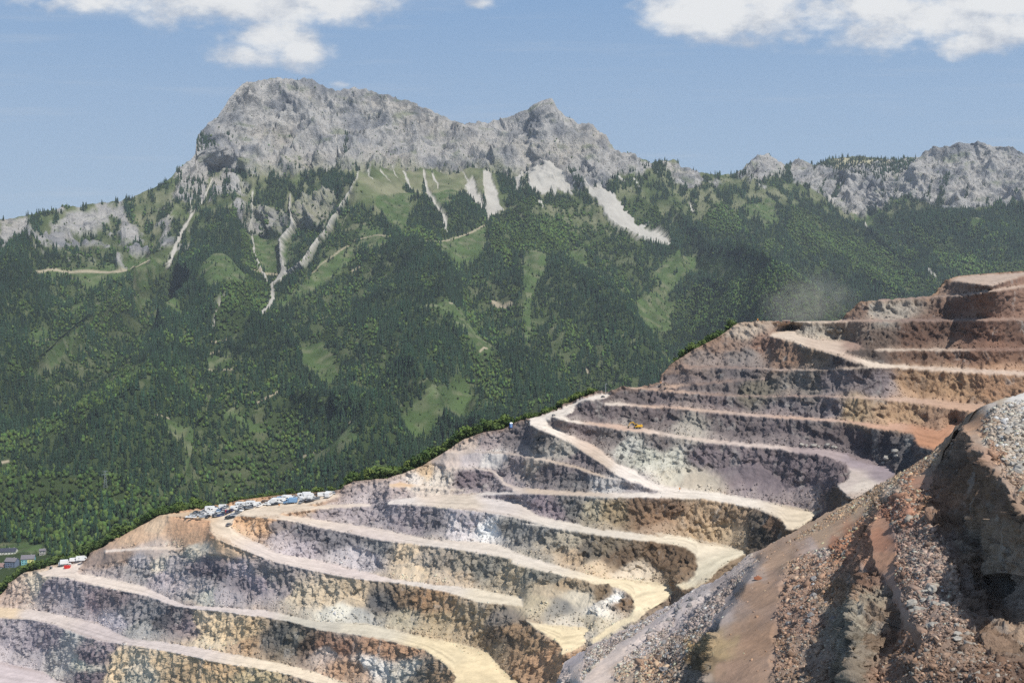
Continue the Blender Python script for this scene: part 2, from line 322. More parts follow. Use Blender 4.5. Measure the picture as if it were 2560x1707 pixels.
FACEC = [(2400,715,125,98,82),(2200,780,142,134,124),(2150,775,120,92,76),(2450,760,110,75,58),(2550,740,125,88,68),(2050,830,142,134,122),(2200,840,92,75,66),(2300,840,95,66,52),(2450,850,112,74,54),(2550,830,100,68,52),(2450,885,112,76,55),(2300,885,108,78,60),(1860,825,155,138,122),(1800,855,128,100,84),(1900,860,128,92,74),(1750,895,122,108,104),(1850,895,112,104,104),(1950,895,128,95,72),(2050,890,118,98,78),(2100,905,70,64,68),(2150,912,72,62,60),(1680,925,118,95,85),
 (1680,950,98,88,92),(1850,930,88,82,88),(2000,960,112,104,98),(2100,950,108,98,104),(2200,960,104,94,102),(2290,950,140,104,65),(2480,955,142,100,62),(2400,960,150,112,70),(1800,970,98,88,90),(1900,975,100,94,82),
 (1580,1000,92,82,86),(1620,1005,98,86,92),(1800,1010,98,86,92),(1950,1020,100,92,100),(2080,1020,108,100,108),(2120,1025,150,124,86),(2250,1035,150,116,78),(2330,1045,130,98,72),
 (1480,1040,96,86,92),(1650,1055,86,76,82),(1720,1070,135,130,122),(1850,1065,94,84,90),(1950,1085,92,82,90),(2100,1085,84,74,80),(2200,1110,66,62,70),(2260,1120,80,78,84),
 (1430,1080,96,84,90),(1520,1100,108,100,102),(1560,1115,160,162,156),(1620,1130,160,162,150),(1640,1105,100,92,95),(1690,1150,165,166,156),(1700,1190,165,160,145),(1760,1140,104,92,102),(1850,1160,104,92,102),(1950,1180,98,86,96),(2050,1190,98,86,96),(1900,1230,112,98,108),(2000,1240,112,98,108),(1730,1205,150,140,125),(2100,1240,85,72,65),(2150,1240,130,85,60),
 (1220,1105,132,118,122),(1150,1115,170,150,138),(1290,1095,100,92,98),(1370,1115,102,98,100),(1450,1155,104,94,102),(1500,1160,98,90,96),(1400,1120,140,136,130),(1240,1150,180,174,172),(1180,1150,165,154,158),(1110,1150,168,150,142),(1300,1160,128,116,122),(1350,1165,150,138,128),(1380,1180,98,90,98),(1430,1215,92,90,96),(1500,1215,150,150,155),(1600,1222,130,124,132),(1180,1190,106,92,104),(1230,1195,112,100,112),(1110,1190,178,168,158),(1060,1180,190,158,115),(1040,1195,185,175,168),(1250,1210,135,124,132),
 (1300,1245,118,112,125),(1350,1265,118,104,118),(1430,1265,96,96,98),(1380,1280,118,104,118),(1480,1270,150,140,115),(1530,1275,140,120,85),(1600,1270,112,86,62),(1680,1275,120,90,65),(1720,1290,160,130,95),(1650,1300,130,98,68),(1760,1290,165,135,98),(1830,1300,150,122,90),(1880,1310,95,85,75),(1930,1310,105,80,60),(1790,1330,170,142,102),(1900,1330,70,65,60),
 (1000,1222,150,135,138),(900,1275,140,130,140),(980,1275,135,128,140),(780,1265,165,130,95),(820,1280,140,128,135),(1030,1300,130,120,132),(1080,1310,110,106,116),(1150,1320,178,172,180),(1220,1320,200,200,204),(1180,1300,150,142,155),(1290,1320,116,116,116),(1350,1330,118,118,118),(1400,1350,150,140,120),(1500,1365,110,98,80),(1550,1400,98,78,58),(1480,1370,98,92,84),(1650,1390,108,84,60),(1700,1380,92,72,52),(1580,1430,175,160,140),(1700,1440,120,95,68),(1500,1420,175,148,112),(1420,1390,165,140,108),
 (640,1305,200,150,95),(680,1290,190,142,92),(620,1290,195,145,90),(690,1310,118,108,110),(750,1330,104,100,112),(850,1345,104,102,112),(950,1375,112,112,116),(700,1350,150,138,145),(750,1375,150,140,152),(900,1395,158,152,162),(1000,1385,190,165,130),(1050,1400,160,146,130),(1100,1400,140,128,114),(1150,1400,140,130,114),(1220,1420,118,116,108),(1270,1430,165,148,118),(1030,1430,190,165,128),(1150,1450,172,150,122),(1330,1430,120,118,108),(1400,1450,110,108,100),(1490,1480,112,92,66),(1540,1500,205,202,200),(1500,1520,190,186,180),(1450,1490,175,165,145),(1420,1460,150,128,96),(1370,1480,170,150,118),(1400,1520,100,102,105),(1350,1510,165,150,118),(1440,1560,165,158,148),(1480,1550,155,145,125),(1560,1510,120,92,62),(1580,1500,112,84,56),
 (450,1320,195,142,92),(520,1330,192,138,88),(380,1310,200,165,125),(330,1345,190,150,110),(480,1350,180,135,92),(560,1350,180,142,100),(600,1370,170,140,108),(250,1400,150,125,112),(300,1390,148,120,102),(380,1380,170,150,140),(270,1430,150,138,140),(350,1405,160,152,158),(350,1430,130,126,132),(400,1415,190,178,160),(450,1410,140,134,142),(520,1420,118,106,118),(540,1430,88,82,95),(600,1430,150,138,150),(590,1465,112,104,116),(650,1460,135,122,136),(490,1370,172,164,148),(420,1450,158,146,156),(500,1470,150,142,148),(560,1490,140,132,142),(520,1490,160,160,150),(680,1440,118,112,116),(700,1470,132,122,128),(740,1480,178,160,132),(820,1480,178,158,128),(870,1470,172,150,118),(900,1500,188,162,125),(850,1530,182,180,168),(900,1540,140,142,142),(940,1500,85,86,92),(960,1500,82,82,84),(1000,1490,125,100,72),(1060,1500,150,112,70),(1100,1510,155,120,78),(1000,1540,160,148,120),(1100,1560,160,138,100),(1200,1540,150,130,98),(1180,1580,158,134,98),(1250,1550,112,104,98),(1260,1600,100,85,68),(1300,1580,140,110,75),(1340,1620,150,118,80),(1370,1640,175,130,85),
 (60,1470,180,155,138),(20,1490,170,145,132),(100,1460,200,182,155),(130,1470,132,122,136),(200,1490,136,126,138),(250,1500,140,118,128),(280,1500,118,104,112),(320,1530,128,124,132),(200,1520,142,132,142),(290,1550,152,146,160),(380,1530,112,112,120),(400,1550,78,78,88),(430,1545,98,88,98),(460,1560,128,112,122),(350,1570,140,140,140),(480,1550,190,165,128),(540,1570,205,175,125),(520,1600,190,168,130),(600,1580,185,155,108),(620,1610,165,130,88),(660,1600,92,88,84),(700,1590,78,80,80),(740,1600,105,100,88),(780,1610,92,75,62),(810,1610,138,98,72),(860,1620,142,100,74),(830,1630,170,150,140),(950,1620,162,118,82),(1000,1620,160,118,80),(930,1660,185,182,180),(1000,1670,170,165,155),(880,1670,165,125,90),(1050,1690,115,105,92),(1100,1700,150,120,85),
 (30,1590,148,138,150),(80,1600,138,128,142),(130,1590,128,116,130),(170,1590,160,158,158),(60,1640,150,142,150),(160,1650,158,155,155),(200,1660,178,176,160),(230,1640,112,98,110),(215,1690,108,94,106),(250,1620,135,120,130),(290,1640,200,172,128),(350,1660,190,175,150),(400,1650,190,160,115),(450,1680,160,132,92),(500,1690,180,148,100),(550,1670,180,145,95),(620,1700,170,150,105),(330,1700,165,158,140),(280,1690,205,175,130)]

def skyline(pts):
    a = np.array(pts, float); return lambda x: np.interp(x, a[:, 0], a[:, 1])
skyM = skyline(SKY_M)
SX, SY = 4.0, 2.5
X0, Y0 = -80.0, 655.0
NXq, NYq = 690, 460
def solve_quarry():
    gx = X0+SX*np.arange(NXq); gy = Y0+SY*np.arange(NYq)
    X, Y = np.meshgrid(gx, gy)
    bench = np.zeros(X.shape, bool)
    for p in BENCH: bench |= inpoly(X, Y, p)
    V = np.maximum(-uv(0*Y, Y)[1], .004)
    ys = skyM(gx)
    above = Y < ys[None, :]-1
    # run fraction inside each face / bench, from top (0) to bottom (1)
    cls = bench.astype(int)
    up = np.zeros(X.shape); dn = np.zeros(X.shape)
    for j in range(1, NYq): up[j] = np.where((cls[j] == cls[j-1]) & ~above[j-1], up[j-1]+1, 0)
    for j in range(NYq-2, -1, -1): dn[j] = np.where(cls[j] == cls[j+1], dn[j+1]+1, 0)
    t = (up+.5)/(up+dn+1)
    nz = perlin(X/70, Y/40, 0*X)*.35
    tt = np.clip(t+nz, 0, 1)
    s = np.where(bench, 0.0, np.where(tt < .6, 2.0, .85))
    s = np.where((X > 260) & (X < 560) & (Y < 1385) & ~bench, .7, s)     # orange spoil slope
    s = np.where((X > 1250) & (X < 1560) & (Y > 1480) & (Y < 1600) & ~bench, .8, s)
    fb = bench.astype(float)
    Vm = .5*(V[:-1]+V[1:]); sm = np.where(bench[:-1] & bench[1:], 0.02, .5*(s[:-1]+s[1:]))
    tv = np.log((V[1:]+sm)/(V[:-1]+sm))
    wv = np.where(bench[:-1] & bench[1:], 3.0, 1.0); wv = np.where(above[1:], .02, wv)
    wh = np.where(bench[:, :-1] & bench[:, 1:], 2.0, .05); wh = np.where(above[:, 1:], .05, wh)
    D = [(-80,690),(0,680),(160,670),(400,645),(650,622),(850,610),(1000,602),(1200,592),(1400,585),(1550,590),(1700,598),(1850,604),(2000,608),(2200,612),(2331,612),(2396,655),(2560,690),(2700,700)]
    Da = np.array(D, float); Dx = np.interp(gx, Da[:, 0], Da[:, 1])
    js = np.clip(((ys-Y0)/SY).astype(int)+1, 0, NYq-1)
    anc = np.zeros(X.shape); tgt = np.zeros(X.shape)
    anc[js, np.arange(NXq)] = .25; tgt[js, np.arange(NXq)] = -np.log(Dx)
    anc += 1e-6
    # initial: march each column
    g = np.zeros(X.shape); cum = np.concatenate([np.zeros((1, NXq)), np.cumsum(tv, 0)])
    g = cum-cum[js, np.arange(NXq)][None]-np.log(Dx)[None]
    tgt = np.where(tgt == 0, g, tgt)
    def Aop(g):
        r = anc*g
        e = wv*(g[1:]-g[:-1]); r[1:] += e; r[:-1] -= e
        e = wh*(g[:, 1:]-g[:, :-1]); r[:, 1:] += e; r[:, :-1] -= e
        return r
    b = anc*tgt
    e = wv*tv; b[1:] += e; b[:-1] -= e
    dg = anc.copy(); dg[1:] += wv; dg[:-1] += wv; dg[:, 1:] += wh; dg[:, :-1] += wh
    cp = np.zeros(X.shape); den = np.zeros(X.shape); den[0] = dg[0]
    for j in range(1, NYq):
        cp[j-1] = -wv[j-1]/den[j-1]; den[j] = dg[j]+wv[j-1]*cp[j-1]
    def pre(r):
        y = np.empty_like(r); y[0] = r[0]/den[0]
        for j in range(1, NYq): y[j] = (r[j]+wv[j-1]*y[j-1])/den[j]
        for j in range(NYq-2, -1, -1): y[j] -= cp[j]*y[j+1]
        return y
    r = b-Aop(g); z = pre(r); p = z.copy(); rz = (r*z).sum()
    for it in range(220):
        Ap = Aop(p); a = rz/(p*Ap).sum(); g += a*p; r -= a*Ap
        z = pre(r); rn = (r*z).sum()
        if rn < 1e-7*b.size*1e-3: break
        p = z+(rn/rz)*p; rz = rn
    return g, bench, t, (up+dn+1.0), Y
G_q, bench_q, t_q, L_q, YQ = solve_quarry()
def q_depth(px, py): return np.exp(-bil(G_q, (px-X0)/SX, (py-Y0)/SY))
def q_at(px, py):
    d = q_depth(np.array([float(px)]), np.array([float(py)])); return Vector(P3(px, py, d[0]).tolist())

QXA = -70-2.2*110
def build_quarry():
    xs = np.arange(QXA, 2900, 2.2); nc = len(xs); nr = 440
    yt = skyM(xs); yb = 1765.0
    tt = np.linspace(0, 1, nr)[:, None]; X = np.repeat(xs[None], nr, 0); Y = yt[None]+(yb-yt)[None]*tt
    d = q_depth(X, Y); P = P3(X, Y, d)
    Xw = X+perlin(X/13, Y/13, 0*X)*1.2; Yw = Y+perlin(X/14, Y/12, 0*X+7)*2.0+perlin(X/5, Y/6, 0*X+17)*1.0
    B = np.zeros(X.shape, bool)
    for p in BENCH: B |= inpoly(Xw, Yw, p)
    fx, fy = (X-X0)/SX, (Y-Y0)/SY
    T = bil(t_q, fx, fy)
    face = blur((~B).astype(float), 1)
    tz = T+.5*perlin(P[..., 0]/19, P[..., 1]/19, 0*T)+.12*perlin(P[..., 0]/4, P[..., 1]/4, 0*T+3)
    craggy = np.clip((.84-tz)/.16, 0, 1)*face
    soft = inpoly(X, Y, [(225,1385),(400,1285),(475,1300),(520,1300),(525,1345),(600,1385),(600,1400),(540,1385),(450,1360),(400,1390),(300,1400),(200,1420)]) \
         | inpoly(X, Y, Z6([(0,640),(300,600),(500,650),(700,700),(650,1010),(240,1000),(0,960),(-200,900)])) | inpoly(X, Y, R2([(600,800),(900,760),(1100,900),(950,905),(700,880),(560,850)])) \
         | inpoly(X, Y, D_([(480,1000),(700,850),(850,770),(1000,810),(1060,960),(900,1010),(700,1020)])) | inpoly(X, Y, A_([(250,760),(400,640),(1000,690),(900,800),(500,800)]))
    craggy = blur(craggy*np.where(soft, .18, 1.0), 1)
    Pb = blur(P, 7); N = normals(Pb)
    x, y, z = P[..., 0], P[..., 1], P[..., 2]
    wx = x+2.5*perlin(x/9, y/9, z/9); 
    big = perlin(wx/34, y/34, z/60)*2.6+perlin(wx/15, y/15, z/40+4)*1.5
    f1 = ridged(wx/5.2, y/5.2, z/8, 4, .55)-.85
    f2 = perlin(x/2.6, y/2.6, z/5)*.75+perlin(x/1.3, y/1.3, z/2)*.35
    strata = perlin(x/40, y/40, z/3.0)*.5
    disp = (big*.4+f1*.9+f2*.8+strata*.6+blocks(x, y, z, 3.4, 3.2)*1.5+blocks(x, y, z, 1.5, 2.2, 7)*.8)*craggy
    disp += face*(1-craggy)*(perlin(x/6, y/6, z/12)*.6+perlin(x/1.5, y/1.5, z/1.5)*.16)
    disp += (1-face)*(perlin(x/7, y/7, z/7)*.18+perlin(x/1.6, y/1.6, z)*.05)
    hn = N.copy(); hn[..., 2] *= .3; hn = np.where(craggy[..., None] > .1, hn, N); hn /= np.linalg.norm(hn, axis=-1, keepdims=True)
    V3 = P/np.linalg.norm(P, axis=-1, keepdims=True); facing = np.abs((N*V3).sum(-1)); disp = disp*blur(np.clip((facing-.05)/.2, .0, 1), 2)
    P = P+hn*disp[..., None]
    # colours
    wxp = X+26*perlin(x/22, y/22, z/22)+9*perlin(x/6, y/6, z/6); wyp = Y+12*perlin(x/22, y/22, z/22+9)+4*perlin(x/6, y/6, z/6+2)
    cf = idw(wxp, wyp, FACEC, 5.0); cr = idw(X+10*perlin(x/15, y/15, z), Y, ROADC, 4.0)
    talus = np.clip((tz-.70)/.2, 0, 1)
    cf2 = cf*(1-.5*talus[..., None])+(.25*cr+.75*cf)*.5*talus[..., None]
    kr = 1+.10*perlin(x/5, y/5, z/5)+.07*perlin(x/1.5, y/1.5, z/1.5)
    kr = kr*(1-.13*np.clip(perlin(T*6.0, X/130, 0*X+2)*2.2, 0, 1))
    lip = np.clip((T-.80)/.12, 0, 1)+np.clip((.16-T)/.12, 0, 1)
    cr = cr*kr[..., None]; berm = np.array([.30, .19, .115])
    LN = bil(L_q, fx, fy); lipm = (lip*(.3+.5*perlin(x/18, y/18, z/9))*np.clip((LN-5)/14, 0, 1))[..., None].clip(0, .5)
    rut = np.clip((LN-7)/10, 0, 1)*(np.exp(-((T-.42)/.05)**2)+np.exp(-((T-.62)/.05)**2))*(.5+.5*perlin(X/90, Y/90, 0*X+12)); cr = cr*(1-.24*rut)[..., None]
    cr = cr*(1-lipm)+(.5*cf+.5*berm)*lipm
    f = face[..., None]
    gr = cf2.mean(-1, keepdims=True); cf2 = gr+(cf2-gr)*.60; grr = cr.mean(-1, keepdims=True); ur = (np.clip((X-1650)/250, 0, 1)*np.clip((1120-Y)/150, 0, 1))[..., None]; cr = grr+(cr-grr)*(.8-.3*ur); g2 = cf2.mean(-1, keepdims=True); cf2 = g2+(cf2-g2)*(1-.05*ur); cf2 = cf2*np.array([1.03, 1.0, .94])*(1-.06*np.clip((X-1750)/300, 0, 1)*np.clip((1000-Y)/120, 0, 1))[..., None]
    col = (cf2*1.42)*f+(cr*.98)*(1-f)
    rim = np.clip(1-(Y-yt[None])/14, 0, 1)[..., None]*f*.4
    col = col*(1-rim)+np.array([.34, .21, .12])*rim
    alpha = np.clip(craggy, 0, 1)*.9+.04
    col4 = np.concatenate([np.clip(col, .015, .8), alpha[..., None]], -1)
    # back of the hill: a wooded bank falling away behind the rim
    rows = []
    for (b, fall) in ((6, 1.0), (45, 13), (90, 31), (140, 60), (260, 200), (420, 360)):
        R = P[0].copy(); R[:, 1] += b; R[:, 0] *= 1+b/R[:, 1]*.6; R[:, 2] -= fall; rows.append(R)
    rows = np.array(rows[::-1]); rc = np.zeros(rows.shape[:2]+(4,)); rc[..., :3] = (.055, .075, .025); rc[-1, :, :3] = (.16, .13, .07)
    PP = np.concatenate([rows, P]); CC = np.concatenate([rc, col4])
    mesh_np('quarry_terrain', PP, gridfaces(*PP.shape[:2]), M_quarry, CC, True, kind='structure')
    global QTAL, QCOL
    QCOL = col.astype(np.float32)
    QTAL = (talus*face*.8+lip*(1-face)*.5)*(T > 0)*np.clip((Y-yt[None]-8)/10, 0, 1)
    return X, Y, P, rows
QX, QY, QP, QROWS = build_quarry()
def q_surf(px, py):
    c = (px-QXA)/2.2; yt = float(skyM(px)); r = (py-yt)/(1765.0-yt)*439
    return Vector(bil(QP, np.array([c]), np.array([r]))[0].tolist())

# ------------------------------------------------------------------ mountains
SKY_F = [(-560,640),(-300,590),(-80,560),(0,549),(54,542),(109,533),(158,516),(218,514),(272,503),(327,495),(370,475),(419,451),(446,421),(473,405),(490,383),(490,350),(504,323),(522,304),(544,293),(555,274),(577,241),(604,212),(631,203),(669,195),(702,198),(729,202),(773,199),(789,203),(811,220),(838,228),(860,220),(887,213),(920,224),(980,241),(1034,258),(1088,282),(1148,306),(1175,302),(1219,304),(1252,293),(1280,286),(1313,273),(1345,258),(1375,246),(1383,252),(1392,269),(1411,288),(1443,304),(1481,313),(1509,334),(1536,364),(1552,383),(1579,382),(1607,399),(1628,406),(1661,402),(1685,398),(1710,416),(1743,430),(1781,436),(1824,436),(1841,432),(1873,410),(1900,384),(1922,382),(1939,399),(1966,416),(1993,400),(2009,402),(2031,413),(2075,397),(2118,392),(2156,391),(2205,398),(2249,398),(2303,388),(2341,369),(2374,363),(2412,358),(2450,356),(2483,367),(2532,366),(2559,380),(2650,390),(2800,372),(3000,410),(3200,440)]
skyF = skyline(SKY_F)
DCOL = [(-80, [(550,4300),(620,3900),(760,3300),(1000,2700),(1200,2250),(1300,1950),(1400,1650),(1600,1400)]),
 (250, [(500,4600),(620,4000),(760,3400),(1000,2750),(1200,2300),(1300,2000),(1420,1650),(1600,1400)]),
 (490, [(350,5000),(430,4800),(600,4150),(760,3600),(1000,2800),(1250,2300),(1400,1900)]),
 (700, [(195,5450),(430,4950),(560,4450),(700,3850),(900,3050),(1100,2550),(1250,2250),(1400,1900)]),
 (1200,[(300,5400),(430,5000),(600,4150),(800,3350),(1000,2750),(1150,2450),(1300,2100)]),
 (1500,[(330,5300),(500,4800),(640,4250),(800,3600),(1000,2900),(1150,2500)]),
 (1750,[(430,5600),(560,5100),(700,4600),(850,4000),(1000,3300)]),
 (2100,[(395,6200),(560,5500),(750,4600),(900,3900),(1000,3500)]),
 (2650,[(380,5900),(600,5000),(750,4400),(900,3800)])]
def mt_depth(X, Y):
    X = np.clip(X, -80, 2650)
    tab = []
    for x, c in DCOL:
        c = np.array(c, float); tab.append(1/np.interp(Y, c[:, 0], c[:, 1]))
    xs = [c[0] for c in DCOL]; out = np.zeros(X.shape)
    for k in range(len(xs)-1):
        m = (X >= xs[k]) & (X <= xs[k+1]) if k else (X <= xs[1])
        t = np.clip((X-xs[k])/(xs[k+1]-xs[k]), 0, 1); t = t*t*(3-2*t)
        out = np.where(m, tab[k]*(1-t)+tab[k+1]*t, out)
    return 1/out
RF = lambda pts: [(x/1.8375, 100+y/1.8375)+tuple(r) for x, y, *r in pts]
RG = lambda pts: [(1280+x/1.8375, 100+y/1.8375)+tuple(r) for x, y, *r in pts]
# (points, depth fraction gained at the crest (+ nearer) or lost in a gully, half width px)
FOLDS = [(RF([(1640,640),(1560,760),(1460,900),(1330,1060),(1180,1240),(950,1390),(700,1560),(480,1700)]), .045, 75),
 (RF([(1000,620),(900,900),(790,1120),(700,1280)]), -.03, 50), (RF([(1160,890),(1240,1100),(1250,1200),(1120,1330),(960,1440)]), -.04, 60),
 (RF([(1640,640),(1800,850),(2000,1080),(2140,1250),(2200,1420)]), .03, 80), (RF([(2240,900),(2200,1100),(2230,1300),(2200,1480),(2060,1750)]), -.05, 70),
 (RF([(620,990),(400,1200),(200,1420),(0,1560)]), .03, 60), (RF([(760,1180),(600,1330),(350,1500),(100,1650)]), -.03, 60),
 (RF([(960,1060),(1060,1230),(900,1420),(700,1520)]), .03, 60), (RG([(640,560),(900,900),(1100,1000)]), .02, 80), (RG([(1250,600),(1600,850),(1900,1050),(2100,1150)]), .025, 90), (RG([(1480,700),(1650,900),(1780,990)]), -.025, 60),
 (RG([(1900,700),(2150,950),(2350,1100)]), .025, 90), (R1([(1120,100),(900,300),(880,520),(800,640)]), .03, 60), (R1([(1400,100),(1350,350),(1180,520),(1080,640)]), -.035, 70),
 (R1([(2000,60),(1850,200),(1700,400),(1600,560)]), .03, 80),  (RG([(180,280),(130,400),(160,560)]), .02, 60), (RG([(240,350),(330,480),(440,650)]), .01, 40), (RF([(930,400),(1100,560),(1290,600)]), .01, 40)]
STEPS = [(RF([(1650,630),(1545,750),(1450,890),(1340,1030),(1180,1225),(960,1390),(700,1560)]), .03, 70, 1),
 ([(200,1030),(261,1005),(403,936),(522,887),(609,849),(762,800),(892,751)], .02, 60, 1), (RF([(985,740),(900,880),(830,1000)]), .012, 50, 1)]
def stepmap(X, Y):
    out = np.zeros(X.shape)
    for pts, amp, w, sg in STEPS:
        best = np.full(X.shape, 1e9); side = np.zeros(X.shape)
        for (ax, ay), (bx, by) in zip(pts[:-1], pts[1:]):
            dx, dy = bx-ax, by-ay; L = dx*dx+dy*dy; t = np.clip(((X-ax)*dx+(Y-ay)*dy)/L, 0, 1)
            ex, ey = X-ax-t*dx, Y-ay-t*dy; q = np.hypot(ex, ey); c = dx*ey-dy*ex; m = q < best
            # ends fade out
            best = np.where(m, q, best); side = np.where(m, c, side)
        (ax, ay), (bx, by) = pts[0], pts[-1]
        ends = np.clip(np.minimum(np.hypot(X-ax, Y-ay), np.hypot(X-bx, Y-by))/70, 0, 1)
        sgn = 1 if pts[-1][0] > pts[0][0] else -1
        behind = np.clip(.5-side*sgn*sg/(np.abs(side)+1e-6)*np.clip(best/24, 0, 1)*.5, 0, 1)
        out = out+amp*behind*np.exp(-best/w)*ends-amp*.35*(1-behind)*np.exp(-best/w)*ends
    return out
# (polyline, half widths px) pale scree and gravel chutes
SCREE = [(RF([(985,610),(940,730),(880,800),(830,890),(800,970),(782,1035)]), [2,3,4,6,6,2]), (RF([(870,740),(868,800)]), [2,2]),
 (RF([(1330,690),(1320,760),(1335,820),(1270,900),(1280,1000),(1288,1050),(1245,1120),(1255,1190),(1215,1240),(1175,1262)]), [1,2,5,4,5,9,7,6,5,2]),
 (RF([(1160,700),(1155,870),(1170,970),(1210,1060),(1235,1110)]), [2,2,3,3,1]), (RF([(1650,590),(1600,690),(1540,760),(1480,850),(1420,920),(1360,1000),(1300,1050)]), [1.5,1,1.5,2,2,1.2,1]),
 (RF([(1945,600),(1960,690),(2000,770),(2040,830),(2055,880)]), [2,6,8,6,2]), (RF([(1985,620),(2010,660),(2010,700)]), [3,4,1]),
 (RF([(2170,640),(2155,680),(2190,740),(2220,820)]), [3,14,15,2]), (RF([(2240,590),(2248,680),(2265,780),(2232,885)]), [4,16,22,2]),
 (RF([(1850,600),(1870,640),(1890,680)]), [1,4,2]), (RF([(1740,600),(1790,660)]), [1,2]), (RF([(1800,580),(1820,640)]), [1,2]), (RF([(2100,580),(2150,650)]), [1,2]), (RF([(1690,600),(1710,640)]), [1,2]),
 (RG([(395,640),(400,690),(520,830),(600,870),(700,940),(755,970)]), [2,22,16,10,6,3]), (RG([(480,610),(520,650)]), [3,2]), (RG([(560,640),(590,690)]), [4,2]),
 (RG([(300,610),(380,700)]), [2,3]), (RG([(1440,690),(1480,730)]), [2,4]), (RG([(1620,830),(1640,880)]), [2,5]), (RG([(1740,960),(1780,990)]), [5,3]), (RG([(1840,830),(1860,870)]), [2,3]),
 (RG([(810,760),(830,800)]), [3,5]), (RG([(1910,1050),(1940,1080)]), [5,5]), (RF([(1035,1230),(1000,1290),(975,1335)]), [3,4,2]), (RF([(140,975),(170,985)]), [6,3]),
 (RF([(1540,420),(1560,520)]), [1,4]), (RG([(40,600),(20,690)]), [6,3]), (RG([(130,740),(140,760)]), [8,3]), (RG([(190,650),(200,700)]), [20,3])]
SCREEP = [RG([(335,670),(400,685),(475,710),(520,770),(570,830),(650,890),(765,975),(700,955),(600,885),(490,835),(440,790),(380,730)]), RF([(2140,660),(2170,645),(2215,750),(2230,820),(2190,790),(2150,720)]), RF([(2235,600),(2250,600),(2270,690),(2305,780),(2250,830),(2235,885),(2225,780),(2225,680)]),RG([(140,550),(175,545),(240,620),(280,700),(230,690),(190,650),(150,700),(110,690),(60,640),(20,690),(0,640),(60,600)])]
TRACKS = [(RF([(150,1050),(230,1030),(350,1022),(480,1010),(560,1000),(640,992),(720,985)]), 2.2), (RF([(840,995),(900,1000),(1000,1015),(1100,1025),(1200,1040),(1260,1040)]), 2.6),
 (RF([(1630,885),(1780,890)]), 1.3), (RF([(1930,908),(2000,912),(2100,905),(2200,912)]), 1.4), (RF([(2255,1160),(2290,1175),(2330,1165)]), 5), (RF([(2060,1225),(2110,1218)]), 1.5), (RF([(970,1372),(1055,1372)]), 1.6), (RF([(970,1408),(1005,1405)]), 1.6),
 (RF([(2200,1450),(2235,1440)]), 2.5), (R1([(0,595),(40,580)]), 2), (R1([(700,378),(780,368)]), 1.6), (R1([(1120,205),(1180,205)]), 1.6), (R1([(1200,262),(1280,240)]), 2), (R1([(1360,480),(1450,450),(1560,432),(1650,415)]), 1.8),
 (R1([(960,100),(1050,88)]), 1.2), (R1([(690,685),(740,720)]), 1.5), (RG([(345,1440),(360,1460)]), 3), (RF([(1620,1010),(1645,1005)]), 3), (RF([(1440,1015),(1530,960),(1610,900)]), 1.3)]
MEADOW = [RF([(180,1060),(220,1030),(470,980),(560,960),(720,950),(780,1000),(760,1090),(690,1160),(650,1060),(430,1060),(400,1085),(330,1040)]),
 RF([(690,1150),(740,1160),(700,1210),(650,1250)]), RF([(950,1060),(1060,1000),(1120,1120),(1060,1200),(980,1180),(940,1110)]),
 RF([(1130,880),(1240,860),(1330,890),(1300,1000),(1260,1050),(1190,1040)]), RF([(1270,1210),(1380,1070),(1520,960),(1640,900),(1630,960),(1500,1060),(1400,1130),(1320,1200)]),
 RF([(1650,835),(1740,830),(1790,890),(1640,895)]), RF([(1630,900),(1790,895),(1760,950),(1660,950)]), RF([(2100,900),(2200,910),(2230,1000),(2180,1030),(2080,1015)]), RF([(2020,910),(2110,905),(2080,1010),(2020,990)]),
 RF([(1640,580),(1900,580),(2100,600),(2180,700),(2160,760),(2050,740),(2080,800),(1960,760),(1900,700),(1860,900),(1750,780),(1700,650)]),
 RF([(1900,1240),(2060,1210),(2150,1200),(2170,1320),(2280,1420),(2250,1480),(2150,1430),(2060,1300)]),
 RF([(1330,1345),(1450,1330),(1500,1400),(1520,1500),(1460,1540),(1430,1450),(1350,1400)]), RF([(570,1480),(640,1465),(712,1562),(570,1590)]),
 RF([(130,1530),(300,1380),(420,1290),(430,1310),(330,1430),(180,1560)]), RF([(760,1220),(820,1200),(870,1290),(800,1310)]), RF([(130,1310),(200,1280),(250,1330),(150,1370)]), RF([(320,1160),(370,1130),(360,1210),(320,1220)]),
 R1([(730,380),(870,362),(900,450),(990,570),(930,600),(860,580),(830,450),(740,400)]), R1([(1400,480),(1640,430),(1640,500),(1560,580),(1520,540),(1420,560)]),
 R1([(1860,350),(1950,230),(2050,200),(2060,110),(2180,240),(2280,290),(2200,330),(1980,420),(1850,440)]), R1([(1050,280),(1100,230),(1120,290),(1240,370),(1250,400),(1170,370)]),
 R1([(940,50),(1050,30),(1060,80),(950,105)]), R1([(1340,60),(1500,0),(1520,80),(1490,160),(1440,140)]), R1([(0,900),(60,910),(190,950),(210,1000),(130,990),(0,960)]),
 RG([(600,1180),(650,1120),(720,1130),(780,1190),(770,1290),(680,1300),(610,1250)]), RG([(680,1010),(860,980),(1000,990),(1060,1060),(940,1100),(830,1070),(740,1150),(700,1100)]),
 RG([(200,950),(330,930),(360,1040),(280,1060),(230,1010)]), RG([(50,1000),(180,1000),(110,1120),(90,1300),(60,1380),(50,1200)]), RG([(1030,790),(1180,760),(1200,880),(1160,910),(1100,850)]), RG([(1600,780),(1680,760),(1660,860),(1620,850)]), RG([(2100,880),(2180,800),(2150,900)]), RG([(1520,700),(1620,760),(1600,830)])]
